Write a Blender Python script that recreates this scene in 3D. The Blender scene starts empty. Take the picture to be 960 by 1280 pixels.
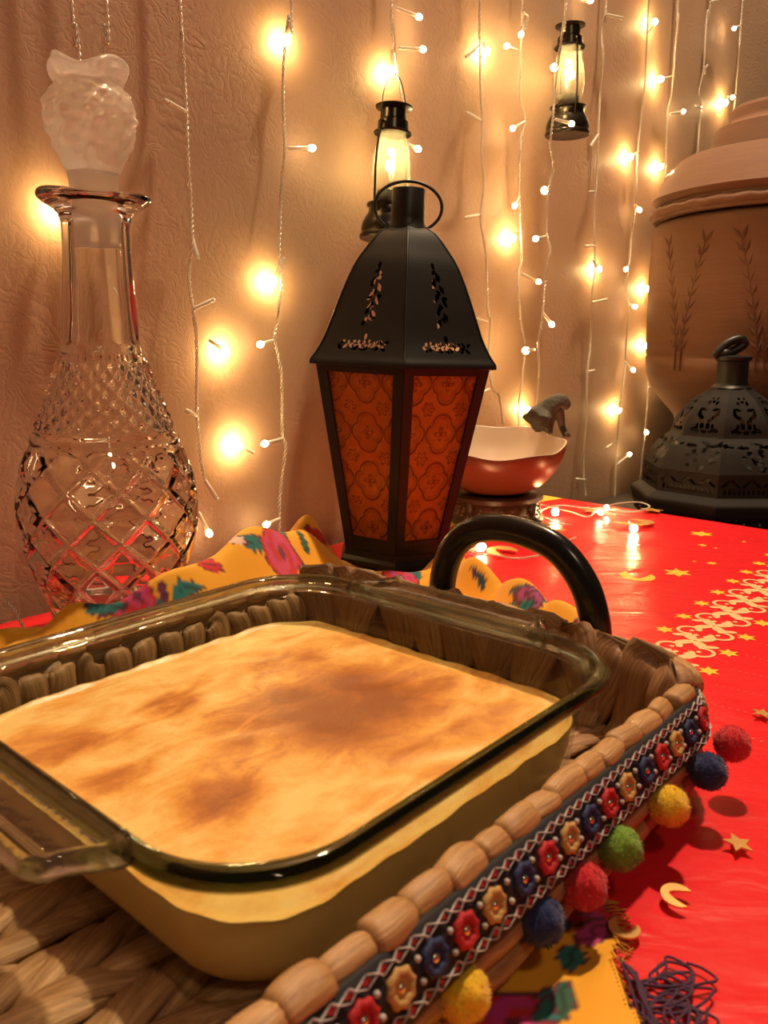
import bpy, math, random
import numpy as np
from mathutils import Matrix, Vector

random.seed(7)
rng = np.random.default_rng(7)
PI = math.pi
CM = 0.01                      # everything below is written in centimetres
sc = bpy.context.scene
col = sc.collection

# ------------------------------------------------------------------ camera
CAM_H = 20.5                   # lens height above the table top
FPX = 1035.0                   # focal length in pixels of the 960 x 1280 frame
PITCH, ROLL = math.radians(12.0), math.radians(-0.5)
_c, _s = math.cos(ROLL), math.sin(ROLL)
C_R = np.array([_c, _s*math.sin(PITCH), _s*math.cos(PITCH)])
C_U = np.array([-_s, _c*math.sin(PITCH), _c*math.cos(PITCH)])
C_F = np.array([0, math.cos(PITCH), -math.sin(PITCH)])
C_P = np.array([0, 0, CAM_H])
cam = bpy.data.cameras.new('camera')
cam.sensor_fit = 'VERTICAL'; cam.sensor_height = 36.0; cam.lens = 36.0*FPX/1280
cam.clip_start = 0.01
cam.dof.use_dof = True; cam.dof.focus_distance = 0.62; cam.dof.aperture_fstop = cam.lens/1.4
cam_o = bpy.data.objects.new('camera', cam); col.objects.link(cam_o)
M = Matrix.Identity(4)
for i in range(3):
    M[i][0], M[i][1], M[i][2], M[i][3] = C_R[i], C_U[i], -C_F[i], C_P[i]*CM
cam_o.matrix_world = M
sc.camera = cam_o

# ------------------------------------------------------------------ world, lights, exposure
w = bpy.data.worlds.new('room_light'); sc.world = w; w.use_nodes = True
w.node_tree.nodes['Background'].inputs['Color'].default_value = (1.0, 0.66, 0.40, 1)
w.node_tree.nodes['Background'].inputs['Strength'].default_value = 0.065

def lamp(name, kind, loc, energy, color, size):
    l = bpy.data.lights.new(name, kind); l.energy = energy; l.color = color
    if kind == 'AREA': l.shape = 'DISK'; l.size = size
    else: l.shadow_soft_size = size
    o = bpy.data.objects.new(name, l); col.objects.link(o)
    o.location = [q*CM for q in loc]
    return o
lamp('ceiling_bulb', 'POINT', (42, 99, 192), 165, (1.0, 0.72, 0.46), 0.04)
lamp('near_fill_lamp', 'POINT', (28, -45, 112), 9, (1.0, 0.72, 0.46), 0.06)  # added fill lamp on the camera side, brightens the dish's near wall

sc.view_settings.view_transform = 'Standard'; sc.view_settings.look = 'None'
sc.view_settings.gamma = 1.0; sc.view_settings.use_curve_mapping = False
sc.view_settings.exposure = 0.0
sc.cycles.use_denoising = True
sc.cycles.max_bounces = 16; sc.cycles.transmission_bounces = 14; sc.cycles.transparent_max_bounces = 24
sc.cycles.diffuse_bounces = 4; sc.cycles.sample_clamp_indirect = 5.0

# ------------------------------------------------------------------ geometry helpers (pixel -> place)
def ray(px, py): return C_F + C_R*(px-480)/FPX - C_U*(py-640)/FPX
def onz(px, py, z=0.0):
    d = ray(px, py); return C_P + d*((z-CAM_H)/d[2])
def onY(px, py, Y):
    d = ray(px, py); return C_P + d*(Y/d[1])
WA = math.radians(44.5)
WT = np.array([math.cos(WA), math.sin(WA), 0]); WN = np.array([math.sin(WA), -math.cos(WA), 0])
WD = -66.5                     # wall plane: WN . p = WD
def onwall(px, py, off=0.0):
    d = ray(px, py); return C_P + d*((WD+off-WN@C_P)/(WN@d))
TA = math.radians(48.0)
def uvw(u, v, z=0.0): return np.array([u*math.cos(TA)+v*math.sin(TA), u*math.sin(TA)-v*math.cos(TA), z])

def smooth(a, b, x):
    t = np.clip((x-a)/(b-a), 0, 1); return t*t*(3-2*t)
def catmull(pts, n):
    pts = np.array(pts, float)
    P = np.vstack([2*pts[0]-pts[1], pts, 2*pts[-1]-pts[-2]]); out = []
    for i in range(1, len(P)-2):
        for k in range(n):
            t = k/n
            out.append(0.5*((2*P[i]) + (-P[i-1]+P[i+1])*t + (2*P[i-1]-5*P[i]+4*P[i+1]-P[i+2])*t*t + (-P[i-1]+3*P[i]-3*P[i+1]+P[i+2])*t**3))
    out.append(P[-2]); return np.array(out)
def resample(pts, step):
    pts = np.array(pts, float); d = np.r_[0, np.cumsum(np.linalg.norm(np.diff(pts, axis=0), axis=1))]
    n = max(2, int(d[-1]/step)+1); s = np.linspace(0, d[-1], n)
    return np.stack([np.interp(s, d, pts[:, k]) for k in range(pts.shape[1])], 1)

class MB:
    """collects shapes (in cm) and links them as one mesh object"""
    def __init__(self): self.v = []; self.f = []; self.m = []; self.t = []; self.n = 0
    def add(self, verts, faces, mi=0, tuv=None):
        verts = np.asarray(verts, float).reshape(-1, 3)
        self.v.append(verts); o = self.n
        self.f += [tuple(int(i)+o for i in q) for q in faces]; self.m += [mi]*len(faces)
        self.t.append(np.zeros((len(verts), 3)) if tuv is None else np.asarray(tuv, float)); self.n += len(verts)
    def grid(self, P, mi=0, cu=False, cv=False, keep=None, tuv=None):
        nu, nv = P.shape[:2]; F = []
        for i in range(nu if cu else nu-1):
            for j in range(nv if cv else nv-1):
                if keep is not None and not keep[i, j]: continue
                a, b = (i+1) % nu, (j+1) % nv
                F.append((i*nv+j, a*nv+j, a*nv+b, i*nv+b))
        self.add(P.reshape(-1, 3), F, mi, None if tuv is None else tuv.reshape(-1, 3))
    def lathe(self, prof, n=48, c=(0, 0, 0), mi=0, fn=None, cap0=False, cap1=False, th0=0.0):
        prof = np.array(prof, float); th = th0+np.arange(n)*2*PI/n
        r = np.repeat(prof[:, 0][:, None], n, 1); z = np.repeat(prof[:, 1][:, None], n, 1); T = np.repeat(th[None], len(prof), 0)
        if fn: r, z = fn(r, z, T)
        P = np.stack([c[0]+r*np.cos(T), c[1]+r*np.sin(T), c[2]+z], 2)
        o = self.n
        k = len(prof); F = []
        for i in range(k-1):
            for j in range(n):
                b = (j+1) % n; F.append((i*n+j, i*n+b, (i+1)*n+b, (i+1)*n+j))
        if cap0: F.append(tuple(range(n-1, -1, -1)))
        if cap1: F.append(tuple((k-1)*n+j for j in range(n)))
        d = np.r_[0, np.cumsum(np.linalg.norm(np.diff(prof, axis=0), axis=1))]
        tu = np.stack([np.repeat(d[:, None], n, 1), T*max(1e-3, prof[:, 0].max()), 0*T], 2)
        self.add(P.reshape(-1, 3), F, mi, tu.reshape(-1, 3))
    def tube(self, pts, r, n=8, mi=0, caps=True, closed=False, flat=1.0, up=None, rfn=None):
        pts = np.array(pts, float); k = len(pts)
        rr = np.full(k, r, float) if np.isscalar(r) else np.array(r, float)
        if closed: tg = np.roll(pts, -1, 0)-np.roll(pts, 1, 0)
        else: tg = np.gradient(pts, axis=0)
        tg /= np.linalg.norm(tg, axis=1)[:, None]+1e-12
        ref = np.array([0, 0, 1.0]) if up is None else np.array(up, float)
        if up is None and abs(tg[0] @ ref) > 0.9: ref = np.array([1.0, 0, 0])
        a = ref-tg[0]*(tg[0] @ ref); a /= np.linalg.norm(a); A = [a]
        for i in range(1, k):
            base = A[-1] if up is None else ref
            a = base-tg[i]*(tg[i] @ base); l = np.linalg.norm(a)
            a = A[-1] if l < 1e-6 else a/l; A.append(a)
        A = np.array(A); B = np.cross(tg, A); th = np.arange(n)*2*PI/n
        R = np.repeat(rr[:, None], n, 1)
        if rfn is not None: R = rfn(R, th[None], np.arange(k)[:, None])
        P = pts[:, None]+(R*np.cos(th))[..., None]*A[:, None]*flat+(R*np.sin(th))[..., None]*B[:, None]
        F = []
        for i in range(k if closed else k-1):
            for j in range(n):
                b = (j+1) % n; a2 = (i+1) % k
                F.append((i*n+j, i*n+b, a2*n+b, a2*n+j))
        if caps and not closed: F += [tuple(range(n-1, -1, -1)), tuple((k-1)*n+j for j in range(n))]
        d = np.r_[0, np.cumsum(np.linalg.norm(np.diff(pts, axis=0), axis=1))]
        tu = np.stack([np.repeat(d[:, None], n, 1), np.repeat(np.sin(th)[None], k, 0)*rr.max(), np.repeat(np.cos(th)[None], k, 0)*rr.max()], 2)
        self.add(P.reshape(-1, 3), F, mi, tu.reshape(-1, 3))
    def ball(self, c, r, nu=16, nv=10, mi=0):
        r = np.array([r, r, r] if np.isscalar(r) else r, float)
        ph = np.linspace(-PI/2, PI/2, nv+1); prof = [(max(1e-4, math.cos(p)), math.sin(p)) for p in ph]
        T = np.arange(nu)*2*PI/nu; V = []
        for a, b in prof:
            for t in T: V.append((c[0]+r[0]*a*math.cos(t), c[1]+r[1]*a*math.sin(t), c[2]+r[2]*b))
        F = [(i*nu+j, i*nu+(j+1) % nu, (i+1)*nu+(j+1) % nu, (i+1)*nu+j) for i in range(nv) for j in range(nu)]
        self.add(V, F, mi)
    def box(self, c, s, mi=0, rz=0.0):
        x, y, z = [q/2 for q in s]; ca, sa = math.cos(rz), math.sin(rz)
        V = [(c[0]+a*ca-b*sa, c[1]+a*sa+b*ca, c[2]+d) for a, b, d in
             [(-x, -y, -z), (x, -y, -z), (x, y, -z), (-x, y, -z), (-x, -y, z), (x, -y, z), (x, y, z), (-x, y, z)]]
        self.add(V, [(0, 3, 2, 1), (4, 5, 6, 7), (0, 1, 5, 4), (1, 2, 6, 5), (2, 3, 7, 6), (3, 0, 4, 7)], mi)
    def prism(self, poly, z0, z1, mi=0, fn=None):
        n = len(poly); V = [(p[0], p[1], z0) for p in poly]+[(p[0], p[1], z1) for p in poly]
        if fn: V = [fn(*q) for q in V]
        F = [tuple(range(n-1, -1, -1)), tuple(range(n, 2*n))]+[(i, (i+1) % n, n+(i+1) % n, n+i) for i in range(n)]
        self.add(V, F, mi)
    def mesh(self, name, mats, smooth_=True, attrs=None):
        me = bpy.data.meshes.new(name)
        V = np.vstack(self.v)*CM
        me.from_pydata(V.tolist(), [], self.f)
        for m in (mats if isinstance(mats, (list, tuple)) else [mats]): me.materials.append(m)
        if any(self.m): me.polygons.foreach_set('material_index', self.m)
        me.polygons.foreach_set('use_smooth', [bool(smooth_)]*len(me.polygons))
        T = np.vstack(self.t)
        if np.abs(T).sum() > 0:
            a = me.attributes.new('tuv', 'FLOAT_VECTOR', 'POINT'); a.data.foreach_set('vector', T.astype(np.float32).ravel())
        for k, arr in (attrs or {}).items():
            if arr.ndim == 1:
                a = me.attributes.new(k, 'FLOAT', 'POINT'); a.data.foreach_set('value', arr.astype(np.float32))
            else:
                a = me.attributes.new(k, 'FLOAT_COLOR', 'POINT'); a.data.foreach_set('color', np.c_[arr, np.ones(len(arr))].astype(np.float32).ravel())
        me.update(); return me
    def build(self, name, mats, parent=None, loc=(0, 0, 0), rot=(0, 0, 0), smooth_=True, attrs=None, edge=None):
        me = self.mesh(name, mats, smooth_, attrs)
        if edge: me.set_sharp_from_angle(angle=math.radians(edge))
        return link(name, me, parent, loc, rot)

def link(name, me, parent=None, loc=(0, 0, 0), rot=(0, 0, 0)):
    o = bpy.data.objects.new(name, me); col.objects.link(o)
    o.location = [q*CM for q in loc]; o.rotation_euler = rot
    if parent: o.parent = parent
    return o
def tag(o, label=None, cat=None, group=None, kind=None):
    if label: o['label'] = label
    if cat: o['category'] = cat
    if group: o['group'] = group
    if kind: o['kind'] = kind
    return o
def thing(name, label, cat, loc=(0, 0, 0), rot=(0, 0, 0), group=None):
    return tag(link(name, None, None, loc, rot), label, cat, group)

# ------------------------------------------------------------------ materials
class NT:
    def __init__(self, name):
        self.mat = bpy.data.materials.new(name); self.mat.use_nodes = True
        self.t = self.mat.node_tree; self.b = self.t.nodes['Principled BSDF']; self.out = self.t.nodes['Material Output']
    def n(self, kind, **kw):
        nd = self.t.nodes.new('ShaderNode'+kind)
        for k, v in kw.items():
            if k in nd.inputs.keys() if isinstance(k, str) else False: self.set(nd.inputs[k], v)
            else: setattr(nd, k, v)
        return nd
    def set(self, sock, v):
        if isinstance(v, bpy.types.NodeSocket): self.t.links.new(v, sock)
        else: sock.default_value = v
    def p(self, **kw):
        names = dict(color='Base Color', rough='Roughness', metal='Metallic', trans='Transmission Weight', ior='IOR', spec='Specular IOR Level',
                     normal='Normal', coat='Coat Weight', coatr='Coat Roughness', sheen='Sheen Weight', emit='Emission Color', es='Emission Strength', sss='Subsurface Weight')
        for k, v in kw.items():
            if k in ('color', 'emit') and isinstance(v, tuple) and len(v) == 3: v = (*v, 1)
            self.set(self.b.inputs[names[k]], v)
        return self
    def coords(self, kind='Object', scale=(1, 1, 1)):
        if kind == 'tuv': src = self.n('Attribute', attribute_name='tuv').outputs['Vector']
        else: src = self.n('TexCoord').outputs[kind]
        mp = self.n('Mapping'); self.set(mp.inputs['Vector'], src); mp.inputs['Scale'].default_value = scale
        return mp.outputs['Vector']
    def noise(self, vec, scale, detail=4, rough=0.55, dist=0.0):
        nd = self.n('TexNoise'); self.set(nd.inputs['Vector'], vec)
        nd.inputs['Scale'].default_value = scale; nd.inputs['Detail'].default_value = detail
        nd.inputs['Roughness'].default_value = rough; nd.inputs['Distortion'].default_value = dist
        return nd.outputs['Fac']
    def ramp(self, fac, stops):
        nd = self.n('ValToRGB'); self.set(nd.inputs['Fac'], fac); e = nd.color_ramp.elements
        while len(e) < len(stops): e.new(0.5)
        for el, (p, c) in zip(e, stops): el.position = p; el.color = (*c, 1) if len(c) == 3 else c
        return nd.outputs['Color']
    def math(self, op, a, b=None, c=None):
        nd = self.n('Math', operation=op)
        for i, q in enumerate((a, b, c)):
            if q is not None: self.set(nd.inputs[i], q)
        return nd.outputs[0]
    def bump(self, h, dist, strength=1.0):
        nd = self.n('Bump'); self.set(nd.inputs['Height'], h); nd.inputs['Distance'].default_value = dist*CM; nd.inputs['Strength'].default_value = strength
        return nd.outputs['Normal']
    def mix(self, fac, a, b):
        nd = self.n('Mix', data_type='RGBA'); self.set(nd.inputs[0], fac)
        for i, q in ((6, a), (7, b)):
            if isinstance(q, tuple) and len(q) == 3: q = (*q, 1)
            self.set(nd.inputs[i], q)
        return nd.outputs[2]
    def mixs(self, fac, a, b):
        nd = self.n('MixShader'); self.set(nd.inputs[0], fac); self.t.links.new(a, nd.inputs[1]); self.t.links.new(b, nd.inputs[2]); return nd.outputs[0]
    def schlick(self, f0=0.04, k=0.9):      # the same reflection from both sides of a thin pane
        lw = self.n('LayerWeight'); lw.inputs['Blend'].default_value = 0.5
        return self.math('ADD', self.math('MULTIPLY', self.math('POWER', lw.outputs['Facing'], 4.0), k), f0)
    def surf(self, s): self.t.links.new(s, self.out.inputs['Surface'])

def plain(name, color, rough=0.5, metal=0.0, var=0.12, scale=60, bump=0.0, **kw):
    N = NT(name); v = N.coords('Object'); f = N.noise(v, scale, 3)
    c = N.mix(f, tuple(q*(1-var) for q in color), tuple(min(1, q*(1+var)) for q in color))
    N.p(color=c, rough=rough, metal=metal, **kw)
    if bump: N.p(normal=N.bump(N.noise(v, scale*3, 4), bump))
    return N.mat

def refract_glass(name, color=(1, 1, 1), rough=0.0, ior=1.5, absorb=None, density=0.0, bumpd=0.0):
    N = NT(name); N.p(color=color, rough=rough, trans=1.0, ior=ior)
    if bumpd: N.p(normal=N.bump(N.noise(N.coords('Object'), 160, 3), bumpd))
    if absorb:
        va = N.n('VolumeAbsorption'); va.inputs['Color'].default_value = (*absorb, 1); va.inputs['Density'].default_value = density
        N.t.links.new(va.outputs[0], N.out.inputs['Volume'])
    return N.mat
def emitter(name, color, strength):
    N = NT(name); N.p(color=(0.9, 0.8, 0.6), rough=0.3, emit=color, es=strength); return N.mat

def wall_material():
    N = NT('embossed_wallpaper'); v = N.coords('Object')
    nz = N.n('TexNoise'); N.set(nz.inputs['Vector'], v); nz.inputs['Scale'].default_value = 22; nz.inputs['Detail'].default_value = 3
    ad = N.n('VectorMath', operation='MULTIPLY_ADD'); N.set(ad.inputs[0], nz.outputs['Color']); ad.inputs[1].default_value = (.055, .055, .055); N.set(ad.inputs[2], v)
    fans = []
    for scale, k in ((11, 9.0), (21, 7.0)):
        vo = N.n('TexVoronoi'); N.set(vo.inputs['Vector'], ad.outputs[0]); vo.inputs['Scale'].default_value = scale
        sb = N.n('VectorMath', operation='SUBTRACT'); N.set(sb.inputs[0], ad.outputs[0]); N.set(sb.inputs[1], vo.outputs['Position'])
        sp = N.n('SeparateXYZ'); N.set(sp.inputs[0], sb.outputs[0])
        ang = N.math('ARCTAN2', sp.outputs['Z'], sp.outputs['X'])
        wob = N.math('MULTIPLY', N.noise(v, 40, 4), 17.0)
        s = N.math('SINE', N.math('ADD', N.math('MULTIPLY', ang, k), wob))
        s = N.math('POWER', N.math('ABSOLUTE', s), 0.6)
        fade = N.math('MULTIPLY', vo.outputs['Distance'], 1.3)
        fans.append(N.math('MULTIPLY', s, N.math('MINIMUM', fade, 1.0)))
    fine = N.noise(v, 190, 4, 0.7)
    h = N.math('ADD', N.math('ADD', fans[0], N.math('MULTIPLY', fans[1], 0.6)), N.math('MULTIPLY', fine, 0.5))
    base = N.mix(N.noise(v, 5, 3), (0.44, 0.28, 0.182), (0.52, 0.34, 0.225))
    N.p(color=N.mix(N.math('MULTIPLY', h, 0.35), base, (0.55, 0.36, 0.23)), rough=0.55, spec=0.35, normal=N.bump(h, 0.11, 0.22))
    return N.mat

def straw_material(name, dark, mid, light):
    N = NT(name); v = N.coords('tuv', (.45, 7, 7)); f = N.noise(v, 1.0, 5, 0.65)
    oi = N.n('ObjectInfo'); big = N.noise(N.coords('tuv', (.35, .8, .8)), 1.0, 2)
    c = N.ramp(f, [(0.28, dark), (0.5, mid), (0.72, light)])
    c = N.mix(N.math('MULTIPLY', oi.outputs['Random'], 0.45), c, dark)
    c = N.mix(N.math('MULTIPLY', big, 0.35), c, mid)
    N.p(color=c, rough=0.42, spec=0.45, normal=N.bump(f, 0.07, 0.9)); return N.mat

MAT = {}
MAT['wall'] = wall_material()
MAT['floor'] = plain('brown_floor', (0.16, 0.08, 0.045), 0.5, scale=8)
MAT['cab_wood'] = plain('black_brown_wood', (0.030, 0.020, 0.014), 0.45, scale=12)
MAT['table_wood'] = plain('table_wood', (0.22, 0.11, 0.05), 0.45, scale=10)
N = NT('red_satin_cloth'); v = N.coords('Object'); vs = N.coords('Object', (1.0, 2.2, 1.0))
hh = N.math('ADD', N.noise(vs, 14, 3, 0.5, 1.2), N.math('MULTIPLY', N.noise(v, 60, 3), 0.25))
N.p(color=N.mix(N.noise(v, 7, 2), (0.70, 0.012, 0.020), (0.80, 0.020, 0.030)), rough=0.30, spec=0.5, normal=N.bump(hh, 0.35, 0.5)); MAT['red_cloth'] = N.mat
MAT['gold_print'] = plain('gold_print', (0.92, 0.56, 0.06), 0.40, 0.0)
MAT['pale_gold_print'] = plain('pale_gold_print', (0.90, 0.60, 0.30), 0.4, 0.1)
MAT['dot_print'] = plain('dotted_print', (0.88, 0.20, 0.12), 0.4)
MAT['confetti'] = plain('gold_confetti', (0.85, 0.50, 0.16), 0.3, 0.45)
MAT['straw'] = straw_material('water_hyacinth_straw', (0.13, 0.058, 0.026), (0.42, 0.225, 0.105), (0.68, 0.43, 0.225))
MAT['straw_rim'] = straw_material('rim_straw', (0.24, 0.11, 0.040), (0.55, 0.31, 0.125), (0.72, 0.45, 0.21))
MAT['black_plastic'] = plain('black_plastic', (0.008, 0.007, 0.006), 0.22, scale=30, spec=0.5)
MAT['ribbon'] = plain('black_ribbon', (0.010, 0.010, 0.016), 0.75, scale=300, bump=0.02)
MAT['thread_red'] = plain('red_thread', (0.45, 0.015, 0.025), 0.7, scale=400, bump=0.03)
MAT['thread_navy'] = plain('navy_thread', (0.016, 0.030, 0.11), 0.7, scale=400, bump=0.03)
MAT['thread_cream'] = plain('straw_yellow_thread', (0.50, 0.30, 0.10), 0.7, scale=400, bump=0.03)
MAT['thread_white'] = plain('white_thread', (0.52, 0.47, 0.46), 0.7, scale=400, bump=0.02)
MAT['sequin'] = plain('silver_sequin', (0.75, 0.66, 0.52), 0.18, 1.0)
for nm, c in (('red', (0.55, 0.008, 0.020)), ('navy', (0.008, 0.018, 0.10)), ('yellow', (0.80, 0.50, 0.015)), ('green', (0.16, 0.30, 0.025))):
    MAT['pom_'+nm] = plain(nm+'_felt', c, 0.95, scale=220, var=0.25, bump=0.06, sheen=0.3)

# the glass of the dish: rim and handles refract, the thinner walls let light straight through
MAT['dish_rim'] = refract_glass('green_tinted_glass', (0.98, 1.0, 0.985), 0.0, 1.47, (0.44, 0.54, 0.40), 60.0, 0.006)
MAT['dish_handle'] = refract_glass('handle_glass', (0.98, 1.0, 0.985), 0.0, 1.54, (0.60, 0.66, 0.54), 22.0, 0.02)
for nm in ('dish_rim', 'dish_handle'):
    mt = MAT[nm]; nt_ = mt.node_tree; bs = nt_.nodes['Principled BSDF']; trn = nt_.nodes.new('ShaderNodeBsdfTransparent'); trn.inputs[0].default_value = (0.76, 0.80, 0.60, 1) if nm == 'dish_rim' else (0.92, 0.93, 0.86, 1)
    mx = nt_.nodes.new('ShaderNodeMixShader'); mx.inputs[0].default_value = 0.36 if nm == 'dish_rim' else 0.10; nt_.links.new(bs.outputs[0], mx.inputs[1]); nt_.links.new(trn.outputs[0], mx.inputs[2]); nt_.links.new(mx.outputs[0], nt_.nodes['Material Output'].inputs['Surface'])
N = NT('dish_wall_glass'); tr = N.n('BsdfTransparent'); tr.inputs[0].default_value = (0.90, 0.93, 0.84, 1)
gl = N.n('BsdfGlossy'); gl.inputs['Roughness'].default_value = 0.03
N.surf(N.mixs(N.schlick(.03, .5), tr.outputs[0], gl.outputs[0])); MAT['dish_wall'] = N.mat
MAT['crystal'] = refract_glass('cut_crystal', (1, 0.99, 0.97), 0.0, 1.5)
MAT['crystal_frost'] = refract_glass('frosted_crystal', (1, 0.98, 0.96), 0.42, 1.45)
N = NT('hammered_crystal'); N.p(color=(1, .985, .96), rough=.14, trans=1.0, ior=1.5, normal=N.bump(N.noise(N.coords('Object'), 160, 3), .10)); df = N.n('BsdfTranslucent'); df.inputs[0].default_value = (.95, .88, .80, 1); d2 = N.n('BsdfDiffuse'); d2.inputs[0].default_value = (.95, .88, .80, 1)
N.surf(N.mixs(0.30, N.b.outputs[0], N.mixs(.5, df.outputs[0], d2.outputs[0]))); MAT['crystal_rough'] = N.mat
N = NT('frosted_crystal'); N.p(color=(1, .98, .96), rough=.4, trans=1.0, ior=1.45); df = N.n('BsdfTranslucent'); df.inputs[0].default_value = (.95, .86, .78, 1); d2 = N.n('BsdfDiffuse'); d2.inputs[0].default_value = (.95, .86, .78, 1)
N.surf(N.mixs(0.5, N.b.outputs[0], N.mixs(.5, df.outputs[0], d2.outputs[0]))); MAT['crystal_frost'] = N.mat
N = NT('lamp_chimney_glass'); tr = N.n('BsdfTransparent'); tr.inputs[0].default_value = (0.98, 0.97, 0.90, 1); tl = N.n('BsdfTranslucent'); tl.inputs[0].default_value = (1, 0.93, 0.75, 1)
gl = N.n('BsdfGlossy'); gl.inputs['Roughness'].default_value = 0.04
N.surf(N.mixs(N.schlick(.06, .9), N.mixs(0.16, tr.outputs[0], tl.outputs[0]), gl.outputs[0])); MAT['lamp_glass'] = N.mat

N = NT('baked_pudding'); v = N.coords('Object')
at = N.n('Attribute', attribute_name='brown').outputs['Fac']
fn = N.noise(N.coords('Object', (1.0, 1.7, 1.0)), 38, 6, 0.62, 0.5); f2 = N.noise(v, 260, 4, 0.7)
m = N.math('ADD', at, N.math('MULTIPLY', N.math('SUBTRACT', fn, 0.47), 1.5)); m = N.math('ADD', m, N.math('MULTIPLY', N.math('SUBTRACT', f2, 0.5), 0.28))
N.p(color=N.ramp(m, [(0.0, (0.84, 0.57, 0.19)), (0.30, (0.76, 0.37, 0.075)), (0.60, (0.52, 0.19, 0.038)), (1.0, (0.30, 0.092, 0.020))]), rough=0.36, spec=0.5,
    normal=N.bump(N.math('ADD', fn, N.math('MULTIPLY', f2, 0.5)), 0.06, 0.8)); MAT['pudding'] = N.mat
N = NT('cream_pudding'); v = N.coords('Object'); N.p(color=N.mix(N.noise(v, 25, 3), (0.74, 0.53, 0.25), (0.84, 0.64, 0.34)), rough=0.5, normal=N.bump(N.noise(v, 60, 4), 0.05)); MAT['cream'] = N.mat

N = NT('printed_scarf'); at = N.n('Attribute', attribute_name='print').outputs['Color']; v = N.coords('Object')
N.p(color=at, rough=0.75, sheen=0.2, normal=N.bump(N.noise(v, 900, 2), 0.01, 0.4)); MAT['scarf'] = N.mat
MAT['fringe'] = plain('yellow_fringe', (0.55, 0.27, 0.03), 0.8)
MAT['purple_thread'] = plain('purple_navy_thread', (0.06, 0.02, 0.06), 0.8)

MAT['black_metal'] = plain('black_painted_metal', (0.011, 0.0105, 0.009), 0.42, 0.0, scale=40, spec=0.4)
MAT['grey_metal'] = plain('charcoal_painted_metal', (0.020, 0.019, 0.018), 0.6, 0.0, scale=30, spec=0.10)
N = NT('amber_pressed_glass')
tl = N.n('BsdfTranslucent'); rl = N.math('MINIMUM', N.n('Attribute', attribute_name='relief').outputs['Fac'], 1.0)
N.set(tl.inputs[0], N.mix(rl, (0.98, 0.42, 0.07), (0.36, 0.085, 0.012)))
tr = N.n('BsdfTransparent'); N.set(tr.inputs[0], N.mix(rl, (0.92, 0.42, 0.10), (0.30, 0.07, 0.012)))
gl = N.n('BsdfGlossy'); gl.inputs['Roughness'].default_value = 0.22; gl.inputs['Color'].default_value = (1, 0.85, 0.6, 1)
df = N.n('BsdfDiffuse'); N.set(df.inputs[0], N.mix(rl, (0.46, 0.14, 0.026), (0.10, 0.022, 0.006)))
a = N.mixs(0.35, tl.outputs[0], tr.outputs[0]); a = N.mixs(0.30, a, df.outputs[0])
N.surf(N.mixs(N.schlick(.05, .8), a, gl.outputs[0])); MAT['amber'] = N.mat

MAT['wire'] = plain('clear_twisted_wire', (0.95, 0.84, 0.70), 0.12, 0.0, scale=100, trans=0.35, spec=1.0)
MAT['sleeve'] = plain('clear_bulb_sleeve', (0.98, 0.88, 0.74), 0.12, 0.0, scale=100, trans=0.30, spec=0.8)
MAT['led_hot'] = emitter('lit_bulb_bright', (1.0, 0.66, 0.25), 210)
MAT['led_lit'] = emitter('lit_bulb', (1.0, 0.72, 0.36), 45)
MAT['led_off'] = plain('unlit_bulb', (0.98, 0.88, 0.74), 0.10, 0.0, trans=0.3)
MAT['lamp_led'] = emitter('lamp_led', (1.0, 0.72, 0.30), 120)
MAT['pewter'] = plain('dark_pewter', (0.05, 0.042, 0.034), 0.28, 0.85, scale=50)
MAT['copper_skin'] = plain('copper_red_lacquer', (0.20, 0.052, 0.024), 0.36, 0.1, scale=30, var=0.2)
MAT['cream_glaze'] = plain('cream_glaze', (0.74, 0.58, 0.44), 0.28, 0.0, scale=20)
MAT['stem'] = plain('dried_stem', (0.075, 0.062, 0.038), 0.7, scale=60, bump=0.15)
MAT['stand'] = plain('carved_dark_wood', (0.045, 0.022, 0.010), 0.4, scale=40, bump=0.1)
MAT['stand_gilt'] = plain('gilt_carving', (0.20, 0.10, 0.03), 0.4, 0.3)
N = NT('terracotta'); v = N.coords('Object'); vz = N.coords('Object', (1, 1, 9))
N.p(color=N.mix(N.noise(vz, 9, 4), (0.135, 0.062, 0.032), (0.195, 0.095, 0.052)), rough=0.8, normal=N.bump(N.noise(vz, 40, 3), 0.06, 0.6)); MAT['clay'] = N.mat
MAT['clay_cut'] = plain('carved_terracotta', (0.105, 0.045, 0.022), 0.85)

# ================================================================== the room
def wt(t, n, z=0.0): return WT*t + WN*n + np.array([0, 0, z])
FLOOR_Z = -76.0
m = MB(); m.box((0, 0, 0), (520, 8, 330)); c = wt(70, WD-4.0, FLOOR_Z+165)
tag(m.build('wall_back', MAT['wall'], None, c, (0, 0, WA), False), 'tan embossed wallpaper wall behind the hanging lights', kind='structure')
m = MB(); m.box((0, 0, 0), (520, 420, 4)); c = wt(70, WD+210, FLOOR_Z-2)
tag(m.build('floor', MAT['floor'], None, c, (0, 0, WA), False), 'dark brown floor under the table', kind='structure')

# ------------------------------------------------------------------ table and cloth
T0, T1, N0, N1 = -80.0, 89.6, -61.6, 48.0
tb = thing('dining_table', 'wooden table hidden under the red cloth', 'table', wt((T0+T1)/2, (N0+N1)/2, FLOOR_Z), (0, 0, WA))
m = MB(); m.box((0, 0, -FLOOR_Z-2.2), (T1-T0-1.2, N1-N0-1.2, 3.2)); m.build('table_top', MAT['table_wood'], tb, smooth_=False)
for a in (-1, 1):
    for b in (-1, 1):
        m = MB(); m.tube([(a*76, b*48, 0.0), (a*76, b*48, 40), (a*76, b*48, -FLOOR_Z-3.8)], [2.4, 3.0, 3.4], 12); m.build('leg', MAT['table_wood'], tb)

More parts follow.
